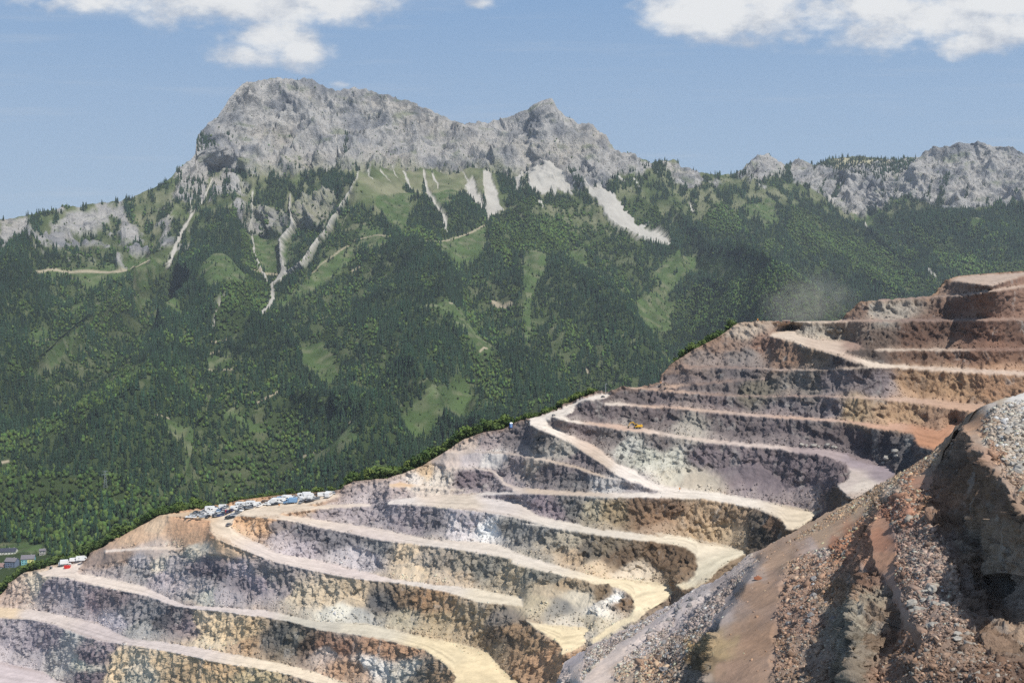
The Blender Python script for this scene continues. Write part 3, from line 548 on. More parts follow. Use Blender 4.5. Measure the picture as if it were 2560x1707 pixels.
LIGHTF = [RF([(1060,1130),(1200,1080),(1250,1180),(1220,1260),(1180,1330),(1060,1370),(980,1370),(1020,1220)]), RF([(500,1170),(600,1150),(650,1220),(520,1300),(430,1290),(470,1220)]),
 RF([(1080,890),(1160,890),(1220,1050),(1150,1060)]), RF([(2270,860),(2352,780),(2352,1050),(2250,1000)]), RF([(2130,1120),(2200,1200),(2240,1400),(2352,1560),(2200,1567),(2160,1250)]), RF([(1790,830),(2000,870),(2050,960),(1900,900)]),
 RG([(-30,780),(60,730),(300,730),(420,820),(500,830),(340,850),(250,1000),(180,1010),(60,1010),(0,1000)]), RG([(500,770),(620,760),(700,850),(600,900)]), RG([(700,760),(1000,800),(1100,950),(900,900)]),
 RG([(1250,780),(1500,900),(1750,1000),(1950,1150),(1700,1200),(1500,1050),(1250,950)]), RG([(780,1180),(1000,1100),(1250,1050),(1420,1200),(1350,1290),(1050,1280),(800,1350)]), RG([(1800,850),(2000,950),(2352,1020),(2352,1060),(2000,1050)]),
 R1([(1100,420),(1250,330),(1400,350),(1330,480),(1280,600),(1080,630),(1060,520)]), R1([(2080,0),(2200,0),(2230,120),(2352,200),(2300,330),(2180,200)]), R1([(560,60),(760,180),(600,260),(300,420),(100,560),(0,560),(0,460),(300,330)]), R1([(0,590),(200,590),(260,620),(0,660)])]
ROCKP = [RF([(0,830),(110,815),(150,850),(90,900),(190,890),(330,780),(440,770),(500,740),(510,770),(440,850),(330,850),(260,930),(180,900),(130,960),(60,930),(0,950)]), RF([(530,850),(620,800),(640,860),(560,900)]),
 RF([(800,600),(1000,570),(960,640),(940,740),(860,740),(790,720),(820,660)]), RF([(980,640),(1060,610),(1150,660),(1130,730),(1040,720),(960,760)]), RF([(1090,760),(1230,760),(1340,750),(1380,700),(1560,690),(1470,830),(1330,820),(1240,880),(1130,870),(1060,810)]),
 RG([(1070,600),(1110,640),(1080,680)]), RG([(500,520),(640,570),(600,620),(500,600)]), RG([(690,560),(780,560),(880,640),(860,690),(740,670)]), RG([(1380,580),(1700,560),(1840,540),(1900,500),(2000,440),(2400,440),(2400,800),(2200,760),(2000,790),(1800,700),(1620,800),(1450,740),(1400,650)]), RG([(1270,560),(1370,560),(1400,680),(1480,750),(1300,660)])]
ROCKLINE = [(-80,0),(430,0),(440,430),(470,452),(500,430),(560,432),(600,428),(640,440),(700,432),(800,425),(900,422),(1000,424),(1080,420),(1150,430),(1220,425),(1260,440),(1300,470),(1360,470),(1420,470),(1480,470),(1530,450),(1560,430),(1600,440),(1640,0),(1820,0),(1840,440),(1900,450),(1960,440),(1975,0),(2650,0)]
FORPATCH = [RF([(1360,640),(1400,620),(1390,700),(1350,690)]), RF([(1400,600),(1440,640),(1450,690),(1420,690)]), RF([(1450,610),(1560,600),(1570,700),(1500,680),(1460,660)]), RF([(1570,620),(1640,620),(1630,660),(1580,670)]),
 RF([(1230,600),(1280,590),(1310,690),(1290,750),(1210,740)]), RF([(1850,680),(1890,670),(1910,740),(1880,770)]), RF([(1940,660),(1960,740),(1970,770),(1940,760)]), RF([(1900,770),(2030,860),(2010,910),(1930,870)]), RF([(1575,440),(1600,450),(1610,520),(1575,520)]),
 RF([(2070,740),(2130,710),(2150,740),(2210,830),(2200,900),(2090,880),(2060,790)]), RF([(905,440),(940,420),(1010,470),(950,500),(910,510)]), RF([(1010,460),(1090,395),(1060,430)]), RF([(2280,600),(2352,590),(2352,720),(2290,700)]),
 RG([(0,620),(40,640),(80,680),(120,690),(110,780),(0,760)]), RG([(160,690),(230,700),(300,720),(310,780),(200,740)]), RG([(240,590),(270,590),(380,760),(330,740)]), RG([(1850,430),(2350,440),(2350,440)])]
LAWN = [RG([(1480,545),(1530,540),(1580,560),(1700,548),(1740,560),(1600,572),(1540,585),(1490,585)])]

def terrain_masks(X, Y, x, y, z):
    """forest density, broadleaf share, rock, scree, meadow, track from the traced outlines"""
    Xw = X+10*perlin(X/26, Y/22, 0*X)+7*perlin(X/9, Y/9, 0*X+3); Yw = Y+7*perlin(X/26, Y/22, 0*X+8)+5*perlin(X/8, Y/9, 0*X+5)
    def anyp(ps):
        m = np.zeros(X.shape, bool)
        for p in ps: m |= inpoly(Xw, Yw, p)
        return m
    rock = anyp(ROCKP) | (Yw+10*perlin(X/12, Y/30, 0*X+11) < skyline(ROCKLINE)(Xw)) & ~(X < 430)
    rock = rock | ((X > 1380) & (Y < 480) & (fbm(X/30, Y/30, 0*X+4, 3) > .55))
    rock |= (X < 480) & (Y < 640) & (Y > 490) & (fbm(X/40, Y/22, 0*X+14, 3) > .33)
    scree = np.zeros(X.shape)
    Xs = X+2.2*perlin(X/7, Y/9, 0*X+21); Ys = Y
    for pts, w in SCREE: scree = np.maximum(scree, np.clip(1.1-linedist(Xs, Ys, pts, [q*.75+.4 for q in w])*(1+.5*perlin(X/9, Y/16, 0*X+50)), 0, .5)*2)
    for p in SCREEP: scree = np.maximum(scree, inpoly(Xw, Yw, p).astype(float))
    track = np.zeros(X.shape)
    for pts, w in TRACKS: track = np.maximum(track, np.clip(1.5-linedist(X, Y, pts)/w, 0, 1))
    mead = anyp(MEADOW); light = anyp(LIGHTF); mf = blur(mead.astype(float), 4); patch = anyp(FORPATCH)
    light = light | ((X > 1900) & (fbm(X/45, Y/30, 0*X+31, 3) > .28) & (Y > 560)) | ((fbm(X/50, Y/40, 0*X+41, 3) > .45) & (X < 1600) & (Y > 520))
    thin = (Y < np.interp(X, [0, 450, 600, 1300, 1500, 2560], [620, 640, 520, 520, 560, 520])+30*perlin(X/40, Y/40, 0*X+2))
    dens = np.where(thin, np.clip(.5+1.1*fbm(X/22, Y/34, 0*X+6, 3), .0, 1), 1.0)
    dens = np.where((Y > 430) & (X > 1300) & (X < 2560), np.maximum(dens, .25), dens)
    dens = dens*(1-mf)+mf*(.08+.40*np.clip(perlin(X/8, Y/8, 0*X)+.35, 0, 1)); gap = fbm(X/19, Y/15, 0*X+61, 3); dens = np.where(~mead & (gap > .62), .35, dens)
    under = (X > 860) & (X < 1270) & (Y > 400) & (Y < 500)
    dens = np.where(under, dens*.12, dens)
    low = np.clip((Y-(skyline(ROCKLINE)(X)-45))/45, 0, 1)*(skyline(ROCKLINE)(X) > 100)
    dens = np.where(rock, .05*(fbm(X/14, Y/20, 0*X+9, 2) > .15)+.03+.5*low*(fbm(X/11, Y/26, 0*X+19, 2) > .12), dens)
    ribs = (X > 1960) & (Y > 430) & (fbm(X/26+Y/80, Y/150, 0*X+29, 3) > .12+(520-Y)/260); dens = np.where(rock & ribs, .8, dens)
    dens = np.where(anyp([RG([(1370,575),(1480,540),(1800,545),(1850,540),(1850,580),(1500,640),(1440,600)])]), 0.5, dens)
    dens = np.where(patch, .95, dens)
    dens *= (1-np.clip(scree*1.4, 0, 1))*(1-np.clip(track*1.3, 0, 1))
    return dens, light.astype(float), rock.astype(float), scree, mead, track
C_ROCK = srgb((168, 166, 163)); C_ROCK2 = srgb((126, 128, 132)); C_GRASS = np.array([.090, .118, .048]); C_FLOOR = np.array([.040, .060, .022])
C_SCREE = srgb((172, 169, 162)); C_MEAD = np.array([.066, .104, .036]); C_TRK = srgb((172, 160, 140)); C_DRY = srgb((150, 146, 122))
def mt_colors(X, Y, P, dens, light, rock, scree, mead, track):
    x, y, z = P[..., 0], P[..., 1], P[..., 2]
    n = fbm(x/160, y/160, z/110, 4); n2 = fbm(x/45, y/45, z/70+3, 3)
    col = C_FLOOR+0*x[..., None]
    thin = np.clip((.8-dens)*1.4, 0, 1)*(np.where(Y < 560, 1.0, .6))
    g = C_GRASS*(.9+.3*n2[..., None]); g = g*(1-np.clip(.45+n, 0, 1)[..., None]*.55)+C_DRY*np.clip(.45+n, 0, 1)[..., None]*.55
    col = col*(1-thin[..., None])+g*thin[..., None]
    m = (mead & (Y > 490))[..., None]; md = C_MEAD*(1+.3*n2[..., None]); dr = np.clip(.08+1.0*fbm(x/38, y/38, z/38+7, 3), 0, .8)[..., None]; md = md*(1-dr)+dr*(.45*C_DRY+.4*md); col = np.where(m, md, col)
    rk = C_ROCK*(1+.12*n2[..., None]); rk = rk+(C_ROCK2-rk)*np.clip(n*1.6, 0, 1)[..., None]
    warm = np.clip(perlin(x/300, y/300, z/200)*1.5-.2, 0, .5)[..., None]; rk = rk*(1-warm)+rk*np.array([1.06, 1.0, .9])*warm
    ledge = np.clip(fbm(x/120, y/120, z/38, 3)*2.2-.75, 0, 1)[..., None]*.55; rk = rk*(1-ledge)+C_GRASS*1.3*ledge
    belt = (np.clip((Y-395)/25, 0, 1)*(X > 600)*(X < 1320))[..., None]*.75*np.clip(.75+n2, 0, 1)[..., None]
    rk = rk*(1-belt)+(C_GRASS*.7+C_DRY*.5)*belt
    r = blur(rock, 1)[..., None]; col = col*(1-r)+rk*r
    for p in LAWN: col = np.where(inpoly(X, Y, p)[..., None], C_DRY*1.2, col)
    s = np.clip(scree, 0, 1)[..., None]; col = col*(1-s)+C_SCREE*(1+.08*n2[..., None])*s
    t = np.clip(track, 0, 1)[..., None]*.85; col = col*(1-t)+C_TRK*t
    al = np.clip(rock*.85+.05-scree, .03, .9)
    return np.concatenate([np.clip(col, .01, .8), al[..., None]], -1)

TREES = []   # (pos, height, radius, kind, color)
def scatter(P, dens, light, spacing, tag, hmul=1.0):
    A = np.linalg.norm(np.cross(P[:-1, 1:]-P[:-1, :-1], P[1:, :-1]-P[:-1, :-1]), axis=-1)
    lam = A/(spacing**2)*dens[:-1, :-1]
    lam = np.minimum(lam, 1.8)
    n = RNG.poisson(lam); j, i = np.nonzero(n); rep = n[j, i]; j = np.repeat(j, rep); i = np.repeat(i, rep)
    a = RNG.random(len(j))[:, None]; b = RNG.random(len(j))[:, None]
    q = (P[j, i]*(1-a)+P[j, i+1]*a)*(1-b)+(P[j+1, i]*(1-a)+P[j+1, i+1]*a)*b
    L = light[j, i] > RNG.random(len(j))*1.15-.0
    L |= RNG.random(len(j)) < .05
    L = np.where(dens[j, i] < .46, RNG.random(len(j)) < .7, L)
    hh = np.where(L, RNG.uniform(8, 14, len(j)), RNG.uniform(14, 27, len(j)))*hmul
    sparse = dens[j, i] < .46; hh = np.where(sparse, hh*RNG.choice([.18, .25, .32, .45, .7], len(j)), hh)
    big = perlin(q[:, 0]/180, q[:, 1]/180, q[:, 2]/180); hh = hh*(1+.22*big+.2*perlin(q[:, 0]/45, q[:, 1]/45, q[:, 2]/45))
    TREES.append((q, hh, L, big))

def sheet_mt(name, xs, ytop, ybot, nr, depth, fold=True, rockamp=1.0):
    X = np.repeat(xs[None], nr, 0); tt = np.linspace(0, 1, nr)[:, None]
    jag = (ridged(xs/26, 0*xs, 0*xs+2, 4)-.8)*3.0
    rs = np.interp(xs, [0, 400, 480, 1600, 1700, 1860, 2000, 2560], [.5, .6, 1.2, 1.2, .8, 1.1, .8, 1.1]) if name == 'mountain' else .3
    yt = ytop(xs)-jag*rs
    Y = yt[None]+(ybot(xs)[None]-yt[None])*tt
    d = depth(X, Y)
    k = 0*X
    for pts, amp, w in FOLDS:
        xs_ = [p[0] for p in pts]
        dist = linedist(X, Y, pts); k = k+1.5*amp*(np.exp(-np.sqrt(dist**2+144)/w) if amp > 0 else np.exp(-(dist/w/1.1)**2))*(1 if fold else 0)
    fade = np.clip((Y-yt[None])/40, 0, 1)
    d = d*(1-k*fade)
    if fold: d = d*(1+blur(stepmap(X+7*perlin(X/20, Y/20, 0*X), Y+7*perlin(X/20, Y/20, 0*X+9)), 1)*fade)
    P = P3(X, Y, d); x, y, z = P[..., 0], P[..., 1], P[..., 2]
    dens, light, rock, scree, mead, track = terrain_masks(X, Y, x, y, z)
    rb = blur(rock, 2)
    N = normals(blur(P, 9))
    wx = x+40*perlin(x/150, y/150, z/150); wz = z+40*perlin(x/150, y/150, z/150+9)
    rid = ridged((x+.35*y)/520+.25*perlin(x/400, y/400, 0*x), y/2600, 0*x+3, 3, .45); bigf = (rid-.7)*(100 if fold else 55)*np.clip((Y-430)/120, .3, 1)
    rr = (ridged(wx/230, y/400, wz/420, 4, .5)-.8)*52+(ridged((wx+wz*.5)/90, y/120, wz/130+5, 4, .5)-.8)*17+(ridged((wx-wz*.8)/48, y/60, wz/40+9, 3, .5)-.8)*6+np.abs(((z+.25*x+30*perlin(x/200, y/200, z/200))/46) % 1-.5)*7
    rr = rr*.9+blocks(x, y, z, 75, 2.4)*30+blocks(x, y, z, 30, 1.8, 5)*13
    gul = (ridged(wx/230, y/700, 0*z, 3)-.7)*-14
    rr = rr*np.interp(X, [0, 520, 640], [.45, .45, 1])*(1-.75*np.exp(-((X-1378)/70)**2)*np.exp(-((Y-250)/90)**2))
    bigf = bigf*(1-.6*rb); L2 = (rid < .42)*(Y > 500)*(fbm(X/30, Y/26, 0*X+71, 3) > -.05); light = np.maximum(light, L2*.7); dens = np.where((rid < .42) & (fbm(X/24, Y/20, 0*X+81, 3) > .25) & (Y > 500) & (X < 1700), dens*.45, dens)
    disp = bigf*fade*(.7 if fold else .25)+rb*rr*rockamp*np.clip(.35+fade, 0, 1)+(1-rb)*(gul*fade+perlin(x/60, y/60, z/60)*5)
    P = P+N*disp[..., None]*np.where(scree > .3, .35, 1.0)[..., None]
    C = mt_colors(X, Y, P, dens, light, rock, scree, mead, track)
    back = []
    for (b, f) in ((60, 35), (300, 220), (900, 800)):
        R = P[0].copy(); R[:, 1] += b; R[:, 2] -= f; back.append(R)
    back = np.array(back[::-1]); PP = np.concatenate([back, P]); CC = np.concatenate([np.repeat(C[:1], 3, 0), C])
    o = mesh_np(name, PP, gridfaces(*PP.shape[:2]), M_lime, CC, True, kind='structure')
    return X, Y, P, dens, light, mead

SPUR = [(1560,700),(1600,662),(1640,645),(1690,633),(1720,622),(1760,612),(1800,607),(1850,605),(1885,618),(1920,640),(1950,668),(1990,690),(2030,715),(2070,742),(2110,765),(2150,800),(2200,850)]
HILL = [(-80,1196),(0,1190),(80,1187),(150,1184),(220,1180),(270,1184),(310,1195),(350,1215),(390,1240),(430,1265),(470,1290),(520,1320)]
def nearhill(X, Y): return 1/np.interp(Y, [600, 1180, 1300, 1370, 1440, 1600], [1/2100, 1/2020, 1/1800, 1/1640, 1/1480, 1/1300])+0*X
def spurd0(X, Y): return 1/np.interp(Y, [600, 700, 800, 900, 1000, 1200], [1/3650, 1/3300, 1/3020, 1/2780, 1/2550, 1/2300])+(X-1850)*.15
def spurd(X, Y):
    t = np.clip((X-1622)/400, 0, 1); t = t*t*(3-2*t)
    return (mt_depth(X, Y)+260)*(1-t)+spurd0(X, Y)*t
def build_mountains():
    xs = np.arange(-75-2.4*180, 3080, 2.4)
    ybt = lambda x: np.minimum(skyM(x)+70, 1560)
    X, Y, P, dens, light, mead = sheet_mt('mountain', xs, skyF, ybt, 400, mt_depth)
    scatter(P, dens, light, 9.6, 'm')
    xs = np.arange(1622, 2200, 2.4)
    X, Y, P, dens, light, mead = sheet_mt('hills', xs, skyline(SPUR), lambda x: np.maximum(skyM(x)+60, skyline(SPUR)(x)+20), 150, spurd, False)
    scatter(P, dens, light, 9.0, 's')
    xs = np.arange(-75-2.4*150, 520, 2.4)
    X, Y, P, dens, light, mead = sheet_mt('foothill', xs, skyline(HILL), lambda x: np.maximum(skyM(x)+60, skyline(HILL)(x)+20), 130, nearhill, False)
    lawn = (Y < 1262-.00*X) & (Y < skyline(HILL)(X)+62+14*perlin(X/30, Y/30, 0*X)) & (X < 420)
    dens = np.where(lawn, .9, dens); dens = np.where(inpoly(X, Y, [(-80,1352),(30,1345),(110,1372),(128,1410),(100,1470),(60,1510),(-80,1530)]), .015, dens)
    scatter(P, dens, np.where(lawn, 1.0, .75), 9.0, 'h', np.float64(.72) if False else 1.0)
    TREES[-1] = (TREES[-1][0], TREES[-1][1], TREES[-1][2], TREES[-1][3])
    return X, Y, P
HX, HY, HP = build_mountains()

# ---- forest: every far tree is a small crown of its own, merged per kind
def ico():
    p = (1+5**.5)/2
    v = np.array([(-1,p,0),(1,p,0),(-1,-p,0),(1,-p,0),(0,-1,p),(0,1,p),(0,-1,-p),(0,1,-p),(p,0,-1),(p,0,1),(-p,0,-1),(-p,0,1)], float); v /= np.linalg.norm(v[0])
    f = np.array([(0,11,5),(0,5,1),(0,1,7),(0,7,10),(0,10,11),(1,5,9),(5,11,4),(11,10,2),(10,7,6),(7,1,8),(3,9,4),(3,4,2),(3,2,6),(3,6,8),(3,8,9),(4,9,5),(2,4,11),(6,2,10),(8,6,7),(9,8,1)])
    return v, f
def conifer_t(rs):
    V = []; Fc = []
    for (z0, z1, r) in ((.06, .55, 1.0), (.34, .80, .72), (.62, 1.0, .42)):
        b = len(V); n = 6; a0 = rs.random()*6
        for k in range(n):
            a = a0+k*2*math.pi/n; q = r*(.75+.5*rs.random()); V.append((q*math.cos(a), q*math.sin(a), z0+.05*rs.random()))
        V.append((0, 0, z1))
        for k in range(n): Fc.append((b+k, b+(k+1) % n, b+n))
    return np.array(V), np.array(Fc)
def broad_t(rs):
    v, f = ico(); V = []; Fc = []
    for (cx, cy, cz, r) in ((0, 0, .55, 1.0), (.45*rs.random(), .4, .42, .72)):
        q = v*(r*(.75+.5*rs.random((12, 1)))); q = q*np.array([1, 1, .42])+np.array([cx, cy, cz]); Fc.append(f+len(V)*12); V.append(q)
    return np.concatenate(V), np.concatenate(Fc)
def build_forest():
    q = np.concatenate([t[0] for t in TREES]); h = np.concatenate([t[1] for t in TREES]); L = np.concatenate([t[2] for t in TREES]); big = np.concatenate([t[3] for t in TREES])
    print('far trees', len(q))
    rs = np.random.default_rng(11)
    for nm, sel, tf in (('conifer_forest', ~L, conifer_t), ('broadleaf_forest', L, broad_t)):
        Q = q[sel]; Hh = h[sel]; B = big[sel]; n = len(Q); NV = []; NF = []; NC = []; off = 0
        grp = rs.integers(0, 6, n)
        for g in range(6):
            V, Fc = tf(rs); m = np.nonzero(grp == g)[0]; k = len(m)
            a = rs.random(k)*6.28; R = Hh[m]*(rs.uniform(.14, .2, k) if tf is conifer_t else rs.uniform(.27, .38, k))
            ca, sa = np.cos(a), np.sin(a)
            x = (V[None, :, 0]*ca[:, None]-V[None, :, 1]*sa[:, None])*R[:, None]; y = (V[None, :, 0]*sa[:, None]+V[None, :, 1]*ca[:, None])*R[:, None]; z = V[None, :, 2]*Hh[m][:, None]
            NV.append((np.stack([x, y, z], -1)+Q[m][:, None]-np.array([0, 0, 1.0])).reshape(-1, 3))
            NF.append((Fc[None]+(np.arange(k)*len(V))[:, None, None]).reshape(-1, 3)+off); off += k*len(V)
            base = np.array([.019, .039, .020]) if tf is conifer_t else np.array([.064, .104, .028])
            v = (1+.24*rs.normal(size=k)).clip(.5, 1.7)*(1+.45*B[m])
            c = base*v[:, None]*np.stack([1+.10*rs.normal(size=k), np.ones(k), 1+.10*rs.normal(size=k)], -1).clip(.6, 1.6)
            NC.append(np.repeat(c[:, None], len(V), 1).reshape(-1, 3))
        o = mesh_np(nm, np.concatenate(NV), np.concatenate(NF), M_leaf, np.concatenate(NC), False, kind='stuff')
        o['label'] = 'dark spruce forest covering the mountain slopes' if tf is conifer_t else 'lighter green broadleaf woodland between the spruces on the slopes'
        o['category'] = 'forest'
build_forest()

# ------------------------------------------------------------------ the near slope on the camera's side
NEARL = [ # polylines (R2 coordinates + metres)
 [(1880,500,232),(1740,548,226),(1700,574,232),(1655,612,262),(1632,640,320),(1600,672,355),(1570,700,372),(1530,732,372),(1420,800,364),(1330,850,360),(1270,890,357),(1130,955,352),(1060,1000,343),(980,1040,336),(880,1092,328),(780,1170,322),(700,1207,318),(560,1292,314),(450,1350,312),(370,1392,309),(270,1440,306),(190,1492,303),(165,1568,292),(140,1750,270)],
 [(2000,480,242),(1880,500,232)],
 [(250,1568,262),(450,1410,285),(650,1270,300),(850,1120,314),(980,1050,330)], [(330,1568,258),(520,1410,280),(700,1275,294),(860,1135,311)],
 [(520,1568,226),(600,1440,246),(720,1290,266),(850,1170,286),(900,1110,318)],
 [(620,1568,200),(690,1400,225),(760,1310,246),(840,1220,268)],
 [(700,1568,162),(740,1420,184),(765,1330,200),(830,1250,214),(890,1150,238),(1000,1080,266),(1150,1000,290),(1350,870,318),(1500,765,332),(1560,705,334)],
 [(950,1568,152),(970,1350,180),(985,1250,197),(1000,1150,220),(1080,1060,246),(1250,960,272),(1400,850,294),(1550,760,292),(1600,700,290)],
 [(1195,1568,139),(1180,1450,149),(1180,1350,160),(1200,1200,180),(1235,1100,197),(1290,985,224),(1390,850,290)],
 [(1235,1568,120),(1230,1420,132),(1235,1300,144),(1255,1160,162),(1300,1040,181)],
 [(1330,1568,126),(1350,1480,133),(1405,1415,136),(1435,1350,139),(1380,1200,152),(1320,1145,160),(1305,1010,178),(1345,900,205),(1440,830,232),(1530,790,245),(1590,745,252)],
 [(1500,1568,110),(1500,1400,122),(1450,1150,150),(1430,1000,166),(1440,900,184)],
 [(1970,1487,112),(1856,1367,122),(1810,1283,130),(1778,1192,140),(1728,1096,145),(1668,980,157),(1628,900,169),(1610,820,186),(1614,740,206),(1624,690,220),(1638,652,234)],
 [(1880,1568,102),(1720,1440,116),(1640,1230,132),(1580,1060,152),(1530,950,163)],
 [(2100,1560,100),(1970,1487,112)],
 [(2000,1040,113),(1880,958,122),(1835,895,130),(1800,835,140),(1750,768,152),(1690,692,170),(1655,645,190),(1645,620,225)],
 [(2000,700,160),(1880,700,164),(1800,700,167)], [(2000,560,202),(1880,560,206),(1760,600,192)], [(2000,850,135),(1900,850,138)], [(2000,1568,84),(2000,1750,66)], [(1330,1750,108),(1880,1750,72)], [(620,1750,165),(950,1750,130)], [(300,1750,222),(1000,1750,125)],
]
NB = NEARL[0]
def solve_near():
    sx = sy = 4.0; x0, y0 = 1330.0, 950.0; nx, ny = 345, 230
    g = np.zeros((ny, nx)); con = np.zeros((ny, nx), bool); val = np.zeros((ny, nx)); cnt = np.zeros((ny, nx))
    for pl in NEARL:
        for (ax, ay, ad), (bx, by, bd) in zip(pl[:-1], pl[1:]):
            n = int(max(abs(bx-ax), abs(by-ay))/1.4695*1.2)+2
            for t in np.linspace(0, 1, n):
                X = 1280+(ax+(bx-ax)*t)/1.4695; Y = 640+(ay+(by-ay)*t)/1.4695; w = (1-t)/ad+t/bd
                i = int(round((X-x0)/sx)); j = int(round((Y-y0)/sy))
                if 0 <= i < nx and 0 <= j < ny: con[j, i] = True; val[j, i] += w; cnt[j, i] += 1
    val = np.where(con, val/np.maximum(cnt, 1), 0)
    # coarse to fine relaxation
    w = np.full((ny, nx), 1/200.0)
    jj, ii = np.nonzero(con)
    for lv in (16, 8, 4, 2, 1):
        cy, cx = (ny+lv-1)//lv, (nx+lv-1)//lv
        c = np.zeros((cy, cx), bool); v = np.zeros((cy, cx)); k = np.zeros((cy, cx))
        np.add.at(v, (jj//lv, ii//lv), val[jj, ii]); np.add.at(k, (jj//lv, ii//lv), 1); c = k > 0; v = np.where(c, v/np.maximum(k, 1), 0)
        yy, xx = np.mgrid[0:cy, 0:cx]
        wc = bil(w, xx*lv+0.0, yy*lv+0.0)
        for it in range(500 if lv > 1 else 300):
            p = np.pad(wc, 1, mode='edge'); a = (p[:-2, 1:-1]+p[2:, 1:-1]+p[1:-1, :-2]+p[1:-1, 2:])/4
            wc = np.where(c, v, wc+(a-wc)*1.0)
        yy, xx = np.mgrid[0:ny, 0:nx]; w = bil(wc, xx/lv, yy/lv)
    w = blur(blur(w, 1), 1)
    return w, x0, y0, sx
W_n, NX0, NY0, NS = solve_near()
NRS = [(1900,1600,152,118,90),(1840,1680,160,126,100),(1960,1650,150,120,98),(1900,1480,155,122,95),(1950,1400,162,130,102),(2060,1330,168,138,108),(2150,1270,168,140,110),(2250,1190,168,142,112),(2330,1130,170,145,118),(2200,1150,140,120,105),(2180,1230,150,125,98),
 (1480,1690,196,176,162),(1530,1640,190,172,160),(1600,1600,180,165,158),(1680,1540,175,162,158),(1760,1480,172,160,156),(1850,1415,165,150,142),(1650,1480,165,155,158),(1560,1540,168,155,155),(1500,1590,160,148,145),(1430,1640,160,150,152),(1750,1430,170,158,160),(1620,1680,175,140,112),(1580,1690,180,155,130),(1680,1620,160,142,130),(1720,1560,155,142,140),(1800,1480,145,132,128),(1650,1690,160,135,112),(1730,1690,140,125,112),(1770,1620,165,138,92),(1760,1660,120,100,70),(1450,1560,150,110,80),(1580,1500,165,120,90),
 (1990,1480,150,120,100),(2000,1550,140,112,95),(2030,1640,150,128,110),(2000,1420,155,125,105),(2070,1420,160,128,105),(2030,1690,140,118,98),(2100,1370,165,112,78),(2150,1330,170,118,82),(2080,1400,158,118,90),(2060,1380,170,150,140),
 (2110,1480,150,118,88),(2130,1520,140,130,112),(2160,1560,152,144,126),(2140,1620,132,120,104),(2200,1600,120,100,80),(2170,1480,138,125,105),(2200,1540,130,110,90),(2120,1680,120,108,92),(2160,1440,120,90,70),(2130,1590,120,112,98),
 (2200,1350,165,112,80),(2200,1400,172,125,92),(2190,1300,165,120,90),(2230,1280,155,110,88),(2240,1440,150,118,100),(2280,1500,155,132,118),(2330,1560,145,122,108),(2250,1600,140,105,80),(2300,1650,135,108,88),(2260,1350,148,124,114),(2300,1400,155,135,125),(2330,1480,150,128,118),(2400,1640,130,108,92),(2270,1200,158,112,85),(2290,1230,160,120,95),(2240,1220,150,140,130),(2480,1690,118,92,74),(2540,1690,112,88,72),(2200,1690,140,110,88),(2400,1690,128,102,84),
 (2350,1250,160,118,85),(2350,1350,150,128,115),(2420,1300,150,122,95),(2440,1350,138,122,104),(2450,1400,145,122,98),(2460,1500,135,112,92),(2380,1470,150,130,115),(2500,1600,140,112,88),(2420,1180,130,100,75),(2450,1230,138,108,80),(2500,1330,150,128,105),(2540,1400,160,140,118),(2540,1480,165,145,125),(2550,1580,170,142,115),(2500,1260,140,112,88),(2400,1120,140,115,95),(2380,1160,110,92,78),
 (2440,1050,165,125,92),(2500,1020,170,160,150),(2540,1050,185,180,172),(2500,1100,172,160,145),(2540,1150,178,165,150),(2480,1140,155,120,95),(2540,1210,155,130,110),(2550,1000,190,185,178),(2430,1040,160,125,92),(2420,1020,170,150,130),(2500,990,165,148,125),(2340,1090,160,120,88),(2360,1060,165,128,95)]
CRAG = [R2([(1345,900),(1300,960),(1250,1050),(1210,1150),(1180,1350),(1185,1568),(1330,1600),(1345,1490),(1405,1425),(1440,1350),(1385,1200),(1325,1145),(1310,1010)]),
 R2([(1640,615),(1590,690),(1550,810),(1530,930),(1530,975),(1590,1060),(1635,1150),(1650,1260),(1700,1400),(1780,1480),(1900,1480),(2000,1500),(2000,1040),(1880,955),(1835,890),(1800,830),(1750,765),(1690,690)]),
 R2([(770,1330),(700,1390),(640,1500),(610,1568),(560,1700),(700,1700),(740,1420)]), R2([(190,1480),(165,1568),(150,1700),(190,1700),(215,1568)])]
RUBBLE = [(R2([(1020,1120),(1180,1060),(1260,1020),(1240,1080),(1195,1200),(1185,1560),(960,1568),(985,1300)]), .8), (R2([(1330,900),(1400,850),(1530,860),(1530,975),(1590,1060),(1635,1150),(1650,1260),(1700,1400),(1780,1478),(1700,1568),(1480,1568),(1500,1400),(1420,1200),(1400,1000)]), 1.6),
 (R2([(1760,560),(2000,500),(2000,950),(1880,900),(1800,800),(1720,640)]), 1.3), (R2([(880,1092),(780,1170),(700,1207),(560,1292),(450,1350),(370,1392),(270,1440),(250,1568),(330,1480),(450,1390),(600,1280),(700,1200)]), .8),
 (R2([(860,1150),(900,1110),(830,1200),(760,1300),(690,1400),(620,1568),(440,1568),(520,1440),(600,1380),(700,1290)]), 1.0), (R2([(370,1540),(430,1450),(600,1330),(560,1400),(460,1500),(400,1568)]), .7), (R2([(1350,790),(1600,700),(1560,760),(1400,860)]), .25),(R2([(1340,870),(1400,830),(1480,800),(1450,880)]), 1.2), (R2([(980,1568),(1880,1568),(1880,1500),(1780,1480),(1300,1560)]), .7), (R2([(1000,1060),(1150,960),(1350,830),(1500,740),(1400,860),(1150,1000)]), .2)]
RUBBLE += [(R2([(1400,1430),(1460,1380),(1500,1500),(1420,1568),(1340,1568)]), .9), (R2([(1640,1290),(1700,1400),(1800,1480),(2000,1520),(2000,1568),(1700,1568)]), 1.2), (R2([(1240,1100),(1310,1000),(1390,880),(1330,900),(1200,1060)]), .9)]
RUBBLE += [(R2([(1950,560),(2600,540),(2600,1568),(1950,1568)]), 1.1)]
